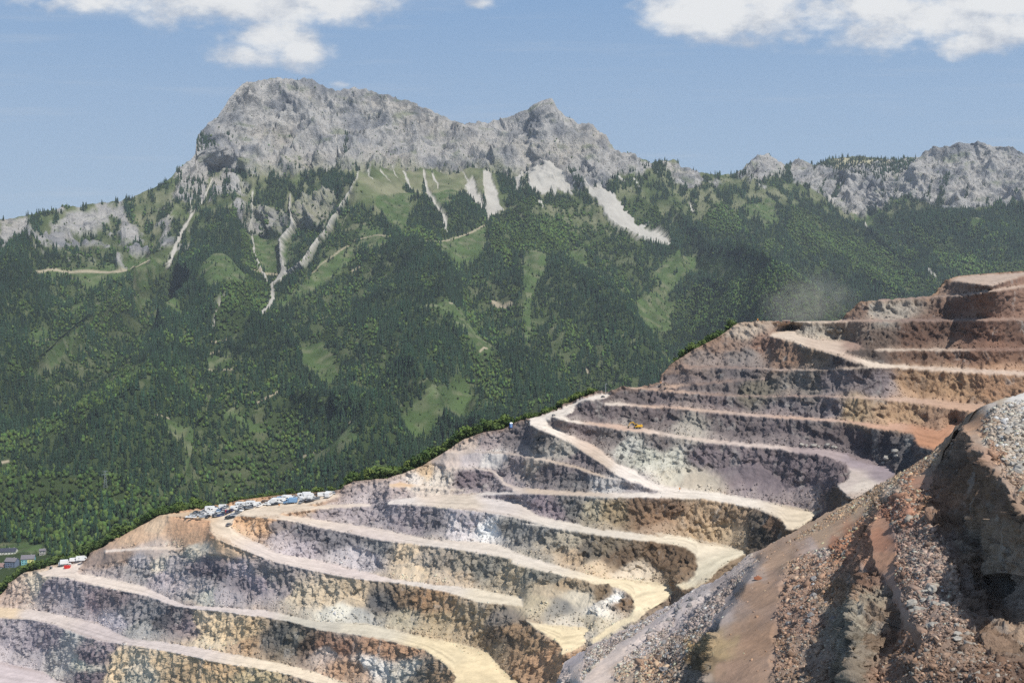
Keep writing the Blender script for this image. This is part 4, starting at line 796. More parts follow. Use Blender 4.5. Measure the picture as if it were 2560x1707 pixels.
def build_near():
    nb = sorted([(1280+x/1.4695, 640+y/1.4695) for x, y, _ in NB]+[(2660, 962), (2960, 930)])
    fy = skyline(nb); xs = np.arange(1386, 2930, 1.25); nr = 640
    jag = perlin(xs/45, 0*xs, 0*xs+8)*7+perlin(xs/14, 0*xs, 0*xs)*4+perlin(xs/5, 0*xs, 0*xs+4)*1.6
    yt = fy(xs)+jag; tt = np.linspace(0, 1, nr)[:, None]
    X = np.repeat(xs[None], nr, 0); Y = yt[None]+(1790-yt)[None]*tt
    w = bil(W_n, (X-NX0)/NS, (Y-NY0)/NS); P = P3(X, Y, 1/w)
    x, y, z = P[..., 0], P[..., 1], P[..., 2]
    Xw = X+7*perlin(X/16, Y/16, 0*X); Yw = Y+7*perlin(X/16, Y/16, 0*X+5)
    crag = np.zeros(X.shape); rub = np.zeros(X.shape)
    for p in CRAG: crag = np.maximum(crag, inpoly(Xw, Yw, p))
    for p, k in RUBBLE: rub = np.maximum(rub, inpoly(Xw, Yw, p)*k)
    for pl, w, a in [([(870,1105),(780,1165),(700,1207),(560,1290),(450,1350),(370,1395),(190,1485)], 7, .7), ([(870,1140),(790,1200),(690,1275),(640,1330)], 9, .8), ([(640,1330),(560,1400),(470,1480),(400,1568)], 8, .6), ([(600,1310),(500,1390),(420,1450)], 5, .6),
                     ([(1180,1070),(1050,1120),(1000,1180),(985,1280),(965,1400),(955,1568)], 5, .5), ([(1390,880),(1330,960),(1250,1020),(1200,1080)], 9, .8), ([(1560,700),(1500,760),(1430,810),(1340,870),(1200,950),(1060,1040)], 5, .4), ([(1720,640),(1780,740),(1860,880)], 6, .6), ([(1330,1450),(1450,1480),(1560,1560)], 8, .5)]:
        crag = np.maximum(crag, a*np.clip(1.6-linedist(Xw, Yw, R2(pl))/w, 0, 1))
    crag = blur(crag, 3); rub = rub*(1-crag)
    N = normals(blur(P, 10))
    wx = x+2*perlin(x/8, y/8, z/8)
    f = perlin(wx/14, y/14, z/18)*1.6+(ridged(wx/6, y/6, z/9, 4, .5)-.85)*1.1+(ridged(x/2.4, y/2.4, z/2.2+4, 3, .5)-.8)*.5+perlin(x/.8, y/.8, z/.8)*.14
    f = f*.8+blocks(x, y, z, 4.0, 1.6)*1.1+blocks(x, y, z, 1.6, 1.3, 5)*.55+blocks(x, y, z, .7, 1.0, 3)*.2
    h = perlin(x/9, y/9, z/9)*.5+perlin(x/3, y/3, z/3)*.12+perlin(x/.9, y/.9, z/.9)*.04
    hr = perlin(x/6, y/6, z/6)*.8+(ridged(x/4, y/4, z/4, 2)-.7)*.55
    fade = np.clip((Y-yt[None])/30, .15, 1)
    disp = (f*crag+(1-crag)*(h*np.clip(1-rub, 0, 1)+hr*np.clip(rub, 0, 1)))*fade
    V3 = P/np.linalg.norm(P, axis=-1, keepdims=True); disp = disp*blur(np.clip((np.abs((N*V3).sum(-1))-.01)/.08, .25+.4*(crag > .6), 1), 2)
    hn = N*1.0; hn[..., 2] = np.where(crag > .3, hn[..., 2]*.4, hn[..., 2]); hn /= np.linalg.norm(hn, axis=-1, keepdims=True)
    P = P+hn*disp[..., None]
    c = idw(X+22*perlin(X/30, Y/30, 0*X)+8*perlin(x/4, y/4, z/4), Y+18*perlin(X/30, Y/30, 0*X+3)+8*perlin(x/4, y/4, z/4+3), NRS, 5.0)
    c = c*(1+.14*perlin(x/6, y/6, z/6)+.10*perlin(x/1.7, y/1.7, z/1.7))[..., None]
    wall = inpoly(X, Y, CRAG[1]); c = np.where(crag[..., None] > .4, np.where(wall[..., None], c*.95, c*1.25), c*1.15); g_ = c.mean(-1, keepdims=True); c = g_+(c-g_)*.72  # right wall coloured darker than the other crags to deepen its shade
    al = np.clip(crag*.8+rub*.25+.04, 0, .9)
    skirt = []
    for k in range(1, 16):
        R = P[0].copy(); R[:, 1] += k*3.0; R[:, 2] -= k*k*.22+k*1.6; nn = blocks(R[:, 0], R[:, 1], R[:, 2], 5.0)*2.2+perlin(R[:, 0]/4, R[:, 1]/4, R[:, 2]/4)*1.0
        R[:, 1] += nn; R[:, 2] += nn*.4; skirt.append(R)
    sk = np.array(skirt[::-1]); C4 = np.concatenate([np.clip(c, .015, .8), al[..., None]], -1)
    cs = np.array([.26, .20, .15])*(1+.25*perlin(sk[..., 0]/5, sk[..., 1]/5, sk[..., 2]/5)+.15*perlin(sk[..., 0]/1.5, sk[..., 1]/1.5, sk[..., 2]/1.5))[..., None]
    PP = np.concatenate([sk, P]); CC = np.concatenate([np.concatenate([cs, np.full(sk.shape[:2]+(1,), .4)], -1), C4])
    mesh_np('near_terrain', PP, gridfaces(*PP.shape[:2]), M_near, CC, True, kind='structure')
    return X, Y, P, rub, c
NXg, NYg, NP, NRUB, NCOL = build_near()

# ------------------------------------------------------------------ objects: helpers
def thing(name, label, cat, loc=(0,0,0), rz=0.0, group=None, sc=1.0):
    o = bpy.data.objects.new(name, None); COL.objects.link(o); o.empty_display_size = .5
    o.location = loc; o.rotation_euler = (0, 0, rz); o.scale = (sc,)*3; o['label'] = label; o['category'] = cat
    if group: o['group'] = group
    return o
def part(name, pieces, m, parent=None, smooth=False):
    V = []; Fc = []
    for v, f in pieces: Fc += [tuple(i+len(V) for i in q) for q in f]; V += [tuple(map(float, p)) for p in v]
    me = bpy.data.meshes.new(name); me.from_pydata(V, [], Fc); me.materials.append(m); me.update()
    if smooth: me.polygons.foreach_set('use_smooth', np.ones(len(me.polygons), bool))
    o = bpy.data.objects.new(name, me); COL.objects.link(o)
    if parent: o.parent = parent
    return o
def dup(root, loc, rz, label=None, group=None, sc=None, mats=None):
    r = root.copy(); COL.objects.link(r); r.location = loc; r.rotation_euler = (0, 0, rz)
    if label: r['label'] = label
    if group: r['group'] = group
    if sc: r.scale = (sc,)*3 if not hasattr(sc, '__len__') else sc
    for ch in root.children:
        c = ch.copy(); COL.objects.link(c); c.parent = r
        for g in ch.children:
            d = g.copy(); COL.objects.link(d); d.parent = c
    return r
def box(x0, x1, y0, y1, z0, z1, tx=0.0, ty=0.0):
    v = [(x0,y0,z0),(x1,y0,z0),(x1,y1,z0),(x0,y1,z0),(x0+tx,y0+ty,z1),(x1-tx,y0+ty,z1),(x1-tx,y1-ty,z1),(x0+tx,y1-ty,z1)]
    return v, [(3,2,1,0),(4,5,6,7),(0,1,5,4),(1,2,6,5),(2,3,7,6),(3,0,4,7)]
def prism(prof, y0, y1, inset=0.0):
    """side profile (x, z) extruded across; inset narrows the upper points"""
    n = len(prof); zs = [p[1] for p in prof]; zm, zM = min(zs), max(zs)
    def iy(z): return inset*(z-zm)/(zM-zm+1e-6)
    v = [(x, y0+iy(z), z) for x, z in prof]+[(x, y1-iy(z), z) for x, z in prof]
    f = [tuple(range(n)), tuple(range(2*n-1, n-1, -1))]+[(i, i+n, (i+1) % n+n, (i+1) % n) for i in range(n)]
    return v, f
def cyl(p0, p1, r0, r1=None, n=10):
    r1 = r0 if r1 is None else r1
    a = Vector(p0); b = Vector(p1); d = (b-a).normalized(); u = d.orthogonal().normalized(); w = d.cross(u); v = []
    for q, r in ((a, r0), (b, r1)):
        for k in range(n):
            t = 2*math.pi*k/n; v.append(tuple(q+u*(r*math.cos(t))+w*(r*math.sin(t))))
    return v, [tuple(range(n-1, -1, -1)), tuple(range(n, 2*n))]+[(k, (k+1) % n, (k+1) % n+n, k+n) for k in range(n)]

# ------------------------------------------------------------------ vehicles
M_glass = simple('dark_glass', (.03, .035, .045), .15, spec=.6); M_rub = simple('rubber', (.03, .03, .03), .8); M_rim = simple('rim', (.45, .45, .47), .4, .6)
CARC = {'white': (.78, .78, .77), 'silver': (.45, .47, .49), 'grey': (.19, .20, .21), 'black': (.025, .027, .03), 'navy blue': (.03, .05, .13), 'red': (.55, .035, .03), 'blue': (.20, .36, .56), 'brown': (.16, .10, .06), 'beige': (.45, .40, .30)}
CARM = {k: simple('paint_'+k.replace(' ', '_'), v, .3, spec=.6, var=.04) for k, v in CARC.items()}
M_lamp = simple('lamp_glass', (.7, .7, .68), .2); M_red = simple('tail_glass', (.45, .02, .02), .3)
def wheels(t, xs, r=.32, w=.82, wd=.2):
    for x in xs:
        for s in (-1, 1):
            a, b = sorted((s*(w-wd), s*(w+.02)))
            wh = part('wheel', [cyl((x, a, r), (x, b, r), r, n=12)], M_rub, t); part('rim', [cyl((x, s*(w+.01), r), (x, s*(w+.035), r), r*.6, n=8)], M_rim, wh)
PROTO = {}
def vehicle(kind, color):
    key = (kind, color); m = CARM[color]
    t = thing({'car': 'parked_car', 'estate': 'estate_car', 'van': 'delivery_van', 'camper': 'camper_van', 'truck': 'box_truck'}[kind], '', {'car': 'car', 'estate': 'car', 'van': 'van', 'camper': 'camper van', 'truck': 'truck'}[kind])
    if kind in ('car', 'estate'):
        L = 2.15; e = kind == 'estate'
        part('body', [prism([(-L,.35),(-L,.72),(-L+.06,.92),(-L+.5,.98),(.75,.98),(1.75,.86),(L,.68),(L,.35),(1.7,.22),(-1.7,.22)], -.88, .88, .05)], m, t)
        back = -L+.12 if e else -1.75
        part('window', [prism([(back,.98),(back+(.25 if e else .55),1.40),(.15,1.42),(.95,.98)], -.80, .80, .14)], M_glass, t)
        part('roof', [prism([(back+(.24 if e else .54),1.40),(back+(.3 if e else .62),1.46),(.08,1.48),(.18,1.42)], -.68, .68, .02)], m, t)
        for s in (-1, 1): part('headlight', [box(L-.12, L+.012, s*.66-.15, s*.66+.15, .62, .74)], M_lamp, t); part('taillight', [box(-L-.012, -L+.1, s*.68-.12, s*.68+.12, .68, .84)], M_red, t)
        wheels(t, (-1.3, 1.3))
    elif kind == 'van':
        L = 2.6
        part('body', [prism([(-L,.35),(-L,1.9),(-L+.1,2.05),(1.1,2.08),(1.45,1.95),(2.05,1.15),(L,.98),(L+.05,.4),(2.3,.25),(-2.3,.25)], -.97, .97, .09)], m, t)
        part('window', [prism([(1.38,1.2),(1.42,1.88),(1.52,1.90),(2.1,1.16),(1.98,1.12)], -.93, .93, .05), prism([(.3,1.25),(.3,1.8),(1.28,1.8),(1.34,1.25)], -.935, .935, .04)], M_glass, t)
        wheels(t, (-1.6, 1.65), .35, .92)
    elif kind == 'camper':
        part('body', [prism([(-3.1,.45),(-3.1,2.6),(-2.9,2.75),(1.6,2.8),(2.3,2.45),(2.2,1.9),(1.5,1.9),(1.5,.45)], -1.12, 1.12, .03)], m, t)
        part('cab', [prism([(1.5,.35),(1.5,1.9),(1.85,1.88),(2.45,1.15),(3.0,1.0),(3.05,.4),(2.8,.28)], -.98, .98, .08)], m, t)
        part('window', [box(-1.6, -.5, -1.13, 1.13, 1.5, 2.0), box(.2, 1.0, -1.13, 1.13, 1.5, 2.0), prism([(1.75,1.2),(1.8,1.84),(1.9,1.84),(2.47,1.18)], -.95, .95, .06)], M_glass, t)
        wheels(t, (-1.7, 2.1), .36, 1.0)
    else:
        part('cargo_box', [box(-3.4, 1.1, -1.2, 1.2, .85, 3.1)], CARM['white'] if color != 'blue' else m, t)
        part('cab', [prism([(1.3,.5),(1.3,2.5),(1.5,2.6),(2.5,2.5),(2.9,1.5),(2.95,.5)], -1.1, 1.1, .06)], m, t)
        part('window', [prism([(1.7,1.5),(1.75,2.3),(2.48,2.3),(2.93,1.5)], -1.105, 1.105, .05)], M_glass, t)
        part('chassis', [box(-3.2, 2.6, -.45, .45, .5, .84)], M_rub, t); wheels(t, (-2.2, 2.1), .46, 1.08, .28)
    return t
CARS = [(180,520,'white','estate',8),(243,527,'white','car',0),(250,483,'grey','car',12),(292,462,'black','car',20),(318,482,'grey','estate',80),(352,500,'silver','car',10),(378,522,'silver','car',0),(362,466,'silver','car',15),(392,480,'white','car',80),(420,430,'grey','estate',30),(432,472,'white','estate',10),(443,524,'black','car',75),(480,402,'red','car',10),(485,432,'white','camper',15),(520,440,'white','van',20),(472,500,'white','van',15),(503,492,'white','car',10),(522,470,'white','car',0),(541,512,'black','car',80),(560,402,'black','car',10),(562,490,'black','estate',30),(592,512,'grey','car',10),(602,480,'white','estate',10),(602,440,'blue','car',80),(622,505,'navy blue','estate',20),(640,470,'white','car',5),(655,494,'black','car',30),(668,473,'grey','car',80),(665,392,'white','van',10),(692,386,'grey','car',0),(652,422,'navy blue','car',10),(692,456,'red','car',30),(692,412,'silver','car',70),(740,452,'navy blue','estate',75),(772,440,'black','car',80),(790,430,'navy blue','car',80),(830,412,'white','van',10),(890,376,'white','camper',5),(922,384,'silver','car',60),(932,430,'white','car',75),(880,455,'grey','estate',20),(902,443,'black','car',30),(842,486,'grey','car',25),(820,503,'silver','car',20),(790,500,'white','estate',60),(778,522,'grey','car',15),(742,537,'black','car',5),(782,533,'black','car',0),(975,410,'black','estate',5),(1003,405,'black','car',8),(1032,402,'grey','car',5),(1030,360,'white','camper',10),(1052,376,'grey','car',10),(1040,335,'white','car',5),(1092,332,'brown','car',10),(1150,362,'white','van',10),(1172,370,'white','car',60),(1240,330,'brown','van',0),(1275,342,'white','car',0),(1322,335,'white','van',80),(1335,347,'white','car',5),(1385,325,'red','truck',85),(1388,345,'black','car',10),(1450,285,'blue','van',5),(1445,318,'white','camper',5),(1492,320,'white','car',0),(1538,280,'white','camper',0),(1575,283,'white','van',10),(1560,325,'blue','car',5),(1612,326,'blue','truck',3),(1652,275,'grey','estate',5),(1690,272,'silver','car',10),(1665,255,'white','car',0),(1755,252,'white','camper',10),(1785,278,'white','van',80),(1752,322,'grey','estate',80),(1782,305,'grey','car',60),(1800,247,'white','truck',10),(1850,295,'black','car',20),(1872,302,'black','car',10),(1868,255,'white','camper',20),(1900,235,'white','car',10),(1902,268,'white','van',30),(1962,272,'grey','car',10),(1958,222,'brown','car',10),(2048,225,'white','van',5),(2065,205,'white','car',0),(2120,212,'white','van',80),(2142,234,'white','camper',80),(2152,207,'white','car',60),(2190,195,'silver','estate',10),(745,635,'grey','car',70)]
def build_cars():
    ords = ['first', 'second', 'third', 'fourth', 'fifth', 'sixth', 'seventh', 'eighth', 'ninth', 'tenth', 'eleventh', 'twelfth', 'thirteenth', 'fourteenth', 'fifteenth', 'sixteenth', 'seventeenth', 'eighteenth', 'nineteenth', 'twentieth']
    names = {'car': 'car', 'estate': 'estate car', 'van': 'van', 'camper': 'camper van', 'truck': 'box truck'}
    cnt = {}; tot = {}
    for c in CARS[:-1]: tot[(c[3], c[2])] = tot.get((c[3], c[2]), 0)+1
    for i, (zx, zy, col, kind, ang) in enumerate(sorted(CARS[:-1])+[CARS[-1]]):
        px, py = 440+zx/5.6, 1200+zy/5.6
        p = q_surf(px, max(py, float(skyM(px))+2.0)); rz = radians(ang+random.uniform(-8, 8)+(180 if random.random() < .5 else 0))
        k = (kind, col); cnt[k] = cnt.get(k, 0)+1
        if (zx, zy) == (745, 635): lab = 'lone dark grey car driving on the pale road below the car park'
        elif tot[k] == 1: lab = f'only {col} {names[kind]} in the crowded gravel car park'
        else: lab = f'{col} {names[kind]} in the crowded car park, {ords[cnt[k]-1]} of its kind from the left'
        if k not in PROTO:
            PROTO[k] = t = vehicle(kind, col); t.location = p+Vector((0, 0, .1)); t.rotation_euler = (0, 0, rz)
        else: t = dup(PROTO[k], p+Vector((0, 0, .1)), rz)
        t['label'] = lab; t['group'] = 'vehicles in the quarry car park'
build_cars()
def build_lower_lot():
    for (px, py, col, kind, ang, lab) in [(157,1413,'silver','van',10,'silver van at the far left of the lower gravel lot'),(166,1412,'white','truck',15,'white box truck just behind the red skip'),(187,1400,'white','van',15,'white van near the brown spoil heap on the lower lot'),(193,1401,'blue','car',10,'blue car between the white vans on the lower lot'),(204,1398,'white','camper',20,'white camper van at the foot of the brown slope'),(211,1397,'white','van',15,'rightmost white van at the foot of the brown slope')]:
        p = q_surf(px, max(py, float(skyM(px))+1.5)); t = dup(PROTO[(kind, col)], p+Vector((0,0,.1)), radians(ang)) if (kind, col) in PROTO else vehicle(kind, col)
        if (kind, col) not in PROTO: PROTO[(kind, col)] = t; t.location = p+Vector((0,0,.1)); t.rotation_euler = (0,0,radians(ang))
        t['label'] = lab; t['group'] = 'vehicles on the lower gravel lot'
    m = simple('skip_red', (.58, .03, .025), .5)
    t = thing('skip_container', 'bright red skip container standing on the pale gravel lot', 'container', q_surf(168.5, 1419.5), radians(4))
    part('body', [prism([(-1.5,.1),(-1.9,1.5),(1.9,1.5),(1.5,.1)], -.95, .95)], m, t); part('lid', [box(-1.95, 1.95, -1.0, 1.0, 1.5, 1.6)], m, t)
    for x in (-1.2, 0, 1.2): part('rib', [box(x-.05, x+.05, -1.0, 1.0, .2, 1.49)], m, t)
    t = thing('equipment_box', 'grey metal equipment box at the left edge of the lot', 'box', q_surf(127.5, 1421))
    g = simple('box_grey', (.35, .36, .37), .6); part('body', [box(-.7, .7, -.6, .6, 0, 1.3)], g, t); part('lid', [box(-.75, .75, -.65, .65, 1.3, 1.38)], M_rim, t); part('door', [box(-.5, .5, -.62, -.6, .1, 1.2)], M_rub, t)
build_lower_lot()
def build_machines():
    Y = simple('machine_yellow', (.72, .42, .04), .45); G = M_rub
    t = thing('excavator', 'yellow tracked excavator parked on the narrow bench road', 'excavator', q_surf(1594, 1071), radians(6), sc=.82)
    for s in (-1, 1):
        tr = part('track', [prism([(-1.9,.15),(-2.2,.5),(-1.9,.85),(1.9,.85),(2.2,.5),(1.9,.15)], s*1.25-.3, s*1.25+.3)], G, t)
        part('roller', [cyl((x, s*1.25-.33, .5), (x, s*1.25+.33, .5), .24, n=8) for x in (-1.8, 0, 1.8)], M_rim, tr)
    part('body', [box(-1.0, 2.7, -1.25, 1.25, 1.05, 2.1, .1, .05), box(1.6, 2.9, -1.2, 1.2, 1.1, 2.3, .1, .1)], Y, t)
    part('turntable', [cyl((.3, 0, .8), (.3, 0, 1.05), .8)], G, t)
    cb = part('cab', [prism([(-1.9,1.1),(-1.9,2.5),(-1.6,3.0),(-.3,3.0),(-.3,1.1)], -1.2, -.15, .05)], Y, t)
    part('window', [prism([(-1.95,1.6),(-1.93,2.45),(-1.65,2.88),(-.5,2.88),(-.5,1.6)], -1.22, -.13, .06)], M_glass, cb)
    def beam(a, b, w0, w1): return cyl(a, b, w0, w1, 4)
    part('boom', [beam((-1.0, .45, 1.6), (-2.6, .45, 3.9), .38, .34), beam((-2.6, .45, 3.9), (-4.6, .45, 3.4), .34, .26)], Y, t)
    part('stick', [beam((-4.5, .45, 3.55), (-5.6, .45, 1.5), .26, .2)], Y, t)
    part('bucket', [prism([(-5.2,1.5),(-6.0,1.4),(-6.1,.7),(-5.5,.25),(-4.9,.5),(-5.3,.9)], -.15, 1.05)], G, t)
    part('exhaust', [cyl((2.0, .7, 2.2), (2.0, .7, 2.9), .08)], G, t)
    # quads
    q = None
    for (px, py, rz, lab) in [(1384,1040,20,'dark quad bike standing at the bend of the white haul road'),(1314,1056,100,'dark quad bike on the rim, left one of the three'),(1321,1053,60,'dark quad bike on the rim, the farthest of the three'),(1321,1064,10,'dark quad bike on the rim, closest to the haul road'),(2003,864,10,'small dark quad bike on the upper pale road'),(1507,993,30,'small dark quad bike beside the road below the lamp mast')]:
        p = q_surf(px, py)
        if q is None:
            q = thing('quad_bike', lab, 'quad bike', p, radians(rz), 'quad bikes on the quarry roads')
            part('body', [box(-.8, .8, -.35, .35, .45, .8, .15, .08)], CARM['grey'], q); part('seat', [box(-.6, .1, -.18, .18, .8, .98, .05, .03)], G, q)
            part('handlebar', [cyl((.35, -.4, 1.1), (.35, .4, 1.1), .03, n=6), cyl((.45, 0, .7), (.35, 0, 1.1), .04, n=6)], G, q)
            for x in (-.6, .6):
                for s in (-1, 1): part('wheel', [cyl((x, s*.36, .3), (x, s*.6, .3), .3, n=10)], G, q)
        else: dup(q, p, radians(rz), lab)
    # portable toilet
    t = thing('portable_toilet', 'blue portable toilet with white roof at the edge of the rim', 'portable toilet', q_surf(1276, 1068), .3)
    b = simple('toilet_blue', (.06, .13, .50), .5); part('cabin', [box(-.65, .65, -.65, .65, 0, 2.2)], b, t); part('roof', [box(-.7, .7, -.7, .7, 2.2, 2.6, .25, .25)], CARM['white'], t)
    dr = part('door', [box(-.45, .45, -.67, -.652, .15, 2.05)], CARM['blue'], t); part('handle', [box(.3, .38, -.7, -.671, 1.0, 1.15)], M_rim, dr)
    # masts, markers, huts
    m = simple('galvanised', (.42, .43, .44), .5, .3)
    t = thing('lamp_mast', 'thin grey lamp mast at the upper end of the haul road', 'mast', q_surf(1514, 986))
    part('pole', [cyl((0,0,0), (0,0,5.6), .16, .09, 8)], m, t); part('lamp', [box(-.1, .7, -.15, .15, 5.6, 5.75)], m, t); part('base', [cyl((0,0,0), (0,0,.3), .35, n=8)], m, t)
    o_ = simple('marker_orange', (.60, .25, .05), .6)
    for i, (px, py, lab) in enumerate([(1699,1228,'orange marker post at the fork of the pale roads'),(698,1268,'orange marker post at the edge of the car park'),(1894,806,'orange marker post on the brown skyline rim'),(1651,963,'orange marker post beside the stone hut')]):
        t = thing('marker_post', lab, 'marker post', q_surf(px, py), .2, 'marker posts along the rim')
        part('post', [cyl((0,0,0), (0,0,1.7), .12, .10, 8)], m, t); part('board', [box(-.3, .3, -.13, -.1, 1.0, 1.9)], o_, t)
    w = simple('hut_wood', (.22, .13, .09), .8); rf = simple('hut_roof', (.45, .33, .28), .8)
    t = thing('shed', 'low brown shed with a pale flat roof on the upper skyline', 'shed', q_surf(1962, 805.5), radians(-4))
    part('wall', [box(-1.9, 1.9, -1.1, 1.1, -.3, 1.1)], w, t); part('roof', [box(-2.3, 2.0, -1.35, 1.35, 1.1, 1.35)], rf, t); part('door', [box(-.4, .4, -1.13, -1.1, 0, .95)], M_rub, t)
    t = thing('shed', 'small reddish store standing left of the low brown shed', 'shed', q_surf(1942, 806), 0)
    part('wall', [box(-1.0, 1.0, -.7, .7, -.3, .8)], w, t); part('roof', [box(-1.1, 1.1, -.8, .8, .8, .92)], rf, t)
    st = simple('hut_stone', (.30, .24, .20), .9)
    t = thing('stone_hut', 'tiny gabled stone hut at the left end of the dark bench', 'hut', q_surf(1658, 962), radians(10))
    part('wall', [prism([(-1.5,-.3),(-1.5,1.0),(0,1.9),(1.5,1.0),(1.5,-.3)], -1.1, 1.1)], st, t)
    part('roof', [prism([(-1.75,.95),(0,2.05),(0,1.92),(-1.7,.85)], -1.3, 1.3), prism([(1.75,.95),(1.7,.85),(0,1.92),(0,2.05)], -1.3, 1.3)], rf, t); part('door', [box(-.3, .3, -1.13, -1.1, 0, 1.1)], M_rub, t)
build_machines()

# ------------------------------------------------------------------ the village and the pylon
def h_at(px, py, dz=0.0):
    U = HP[..., 0]/HP[..., 1]; V = HP[..., 2]/HP[..., 1]; u, v = uv(px, py)
    k = int(np.argmin((U-u)**2+(V-v)**2)); return Vector(HP.reshape(-1, 3)[k].tolist())+Vector((0, 0, dz))
def house(px, py, w, dep, hw, hr, wall, roof, rz, label, floors=2, win=4, second=None):
    t = thing('house', label, 'house', h_at(px, py), radians(rz))
    part('wall', [prism([(-dep/2,-2),(-dep/2,hw),(0,hw+hr),(dep/2,hw),(dep/2,-2)], -w/2, w/2)], wall, t).rotation_euler = (0, 0, math.pi/2)
    r = part('roof', [prism([(-dep/2-.7,hw-.25),(0,hw+hr+.35),(0,hw+hr+.02),(-dep/2-.65,hw-.55)], -w/2-.6, w/2+.6), prism([(dep/2+.7,hw-.25),(dep/2+.65,hw-.55),(0,hw+hr+.02),(0,hw+hr+.35)], -w/2-.6, w/2+.6)], roof, t); r.rotation_euler = (0, 0, math.pi/2)
    part('chimney', [box(w*.2, w*.2+.8, -.4, .4, hw+hr*.5, hw+hr+1.2)], M_gry, r).rotation_euler = (0, 0, -math.pi/2)
    for f in range(floors):
        for k in range(win):
            x = -w/2+w*(k+.5)/win; z = 1.0+2.8*f
            part('window', [box(x-.6, x+.6, -dep/2-.06, -dep/2+.02, z, z+1.3)], M_glass, t)
    part('door', [box(-.5, .5, -dep/2-.08, -dep/2, -.2, 2.0)], M_bark, t)
    if second: part('facade', [box(-.5, w/2-.1, -dep/2-.04, -dep/2+.01, -1, hw-.4)], second, t)
    return t
M_gry = simple('concrete', (.42, .41, .39), .9)
def build_village():
    wh = simple('render_white', (.72, .71, .66), .9); tu = simple('render_turquoise', (.22, .48, .52), .9); ye = simple('render_yellow', (.70, .68, .28), .9); bl = simple('render_bluegrey', (.17, .21, .30), .9)
    rg = simple('roof_grey', (.17, .16, .18), .85); rb = simple('roof_dark', (.045, .05, .075), .7); rp = simple('roof_brown', (.27, .18, .16), .85)
    house(10, 1384, 34, 12, 4.5, 3.5, wh, rb, 6, 'long dark roofed hall at the left edge of the village', 1, 8)
    house(34, 1380, 5, 5, 3.5, 2.5, wh, rg, 20, 'tiny white gabled house beside the dark roofed hall', 1, 1)
    house(29, 1415, 15, 11, 8.5, 3.5, bl, rg, -8, 'blue grey house with grey roof between the trees', 3, 4)
    house(72, 1408, 17, 11, 7.5, 4, tu, rg, 12, 'turquoise and yellow house with a grey gabled roof', 2, 4, ye)
    house(2, 1420, 14, 10, 4, 3.5, wh, rp, -6, 'white house with brown roof, lowest at the left edge', 1, 4)
    house(108, 1385, 8, 7, 6.5, 1.6, M_gry, rg, 10, 'small grey concrete house at the right end of the village', 2, 2)
    m = simple('steel', (.30, .33, .34), .5, .4)
    t = thing('power_pylon', 'grey lattice power pylon standing on the light green hill', 'pylon', h_at(265, 1226), .4)
    Hh = 36.0
    def ht(z): return 3.0*(1-z/Hh)**1.2+.5
    leg = [cyl((sx*ht(z0), sy*ht(z0), z0), (sx*ht(z1), sy*ht(z1), z1), .26, n=4) for sx in (-1, 1) for sy in (-1, 1) for z0, z1 in ((0, 9), (9, 18), (18, 27), (27, 36))]
    part('mast', leg, m, t)
    br = []
    for k in range(8):
        z0, z1 = k*4.5, k*4.5+4.5; a, b = ht(z0), ht(z1)
        for s in (-1, 1): br += [cyl((-a, s*a, z0), (b, s*b, z1), .15, n=4), cyl((a, s*a, z0), (-b, s*b, z1), .15, n=4), cyl((s*a, -a, z0), (s*b, b, z1), .15, n=4)]
    part('bracing', br, m, t)
    for z, l in ((34, 5.0), (29, 6.5)): part('crossarm', [cyl((-l, 0, z), (l, 0, z), .28, n=4), cyl((-l, 0, z), (0, 0, z+1.6), .15, n=4), cyl((l, 0, z), (0, 0, z+1.6), .15, n=4)], m, t)
build_village()

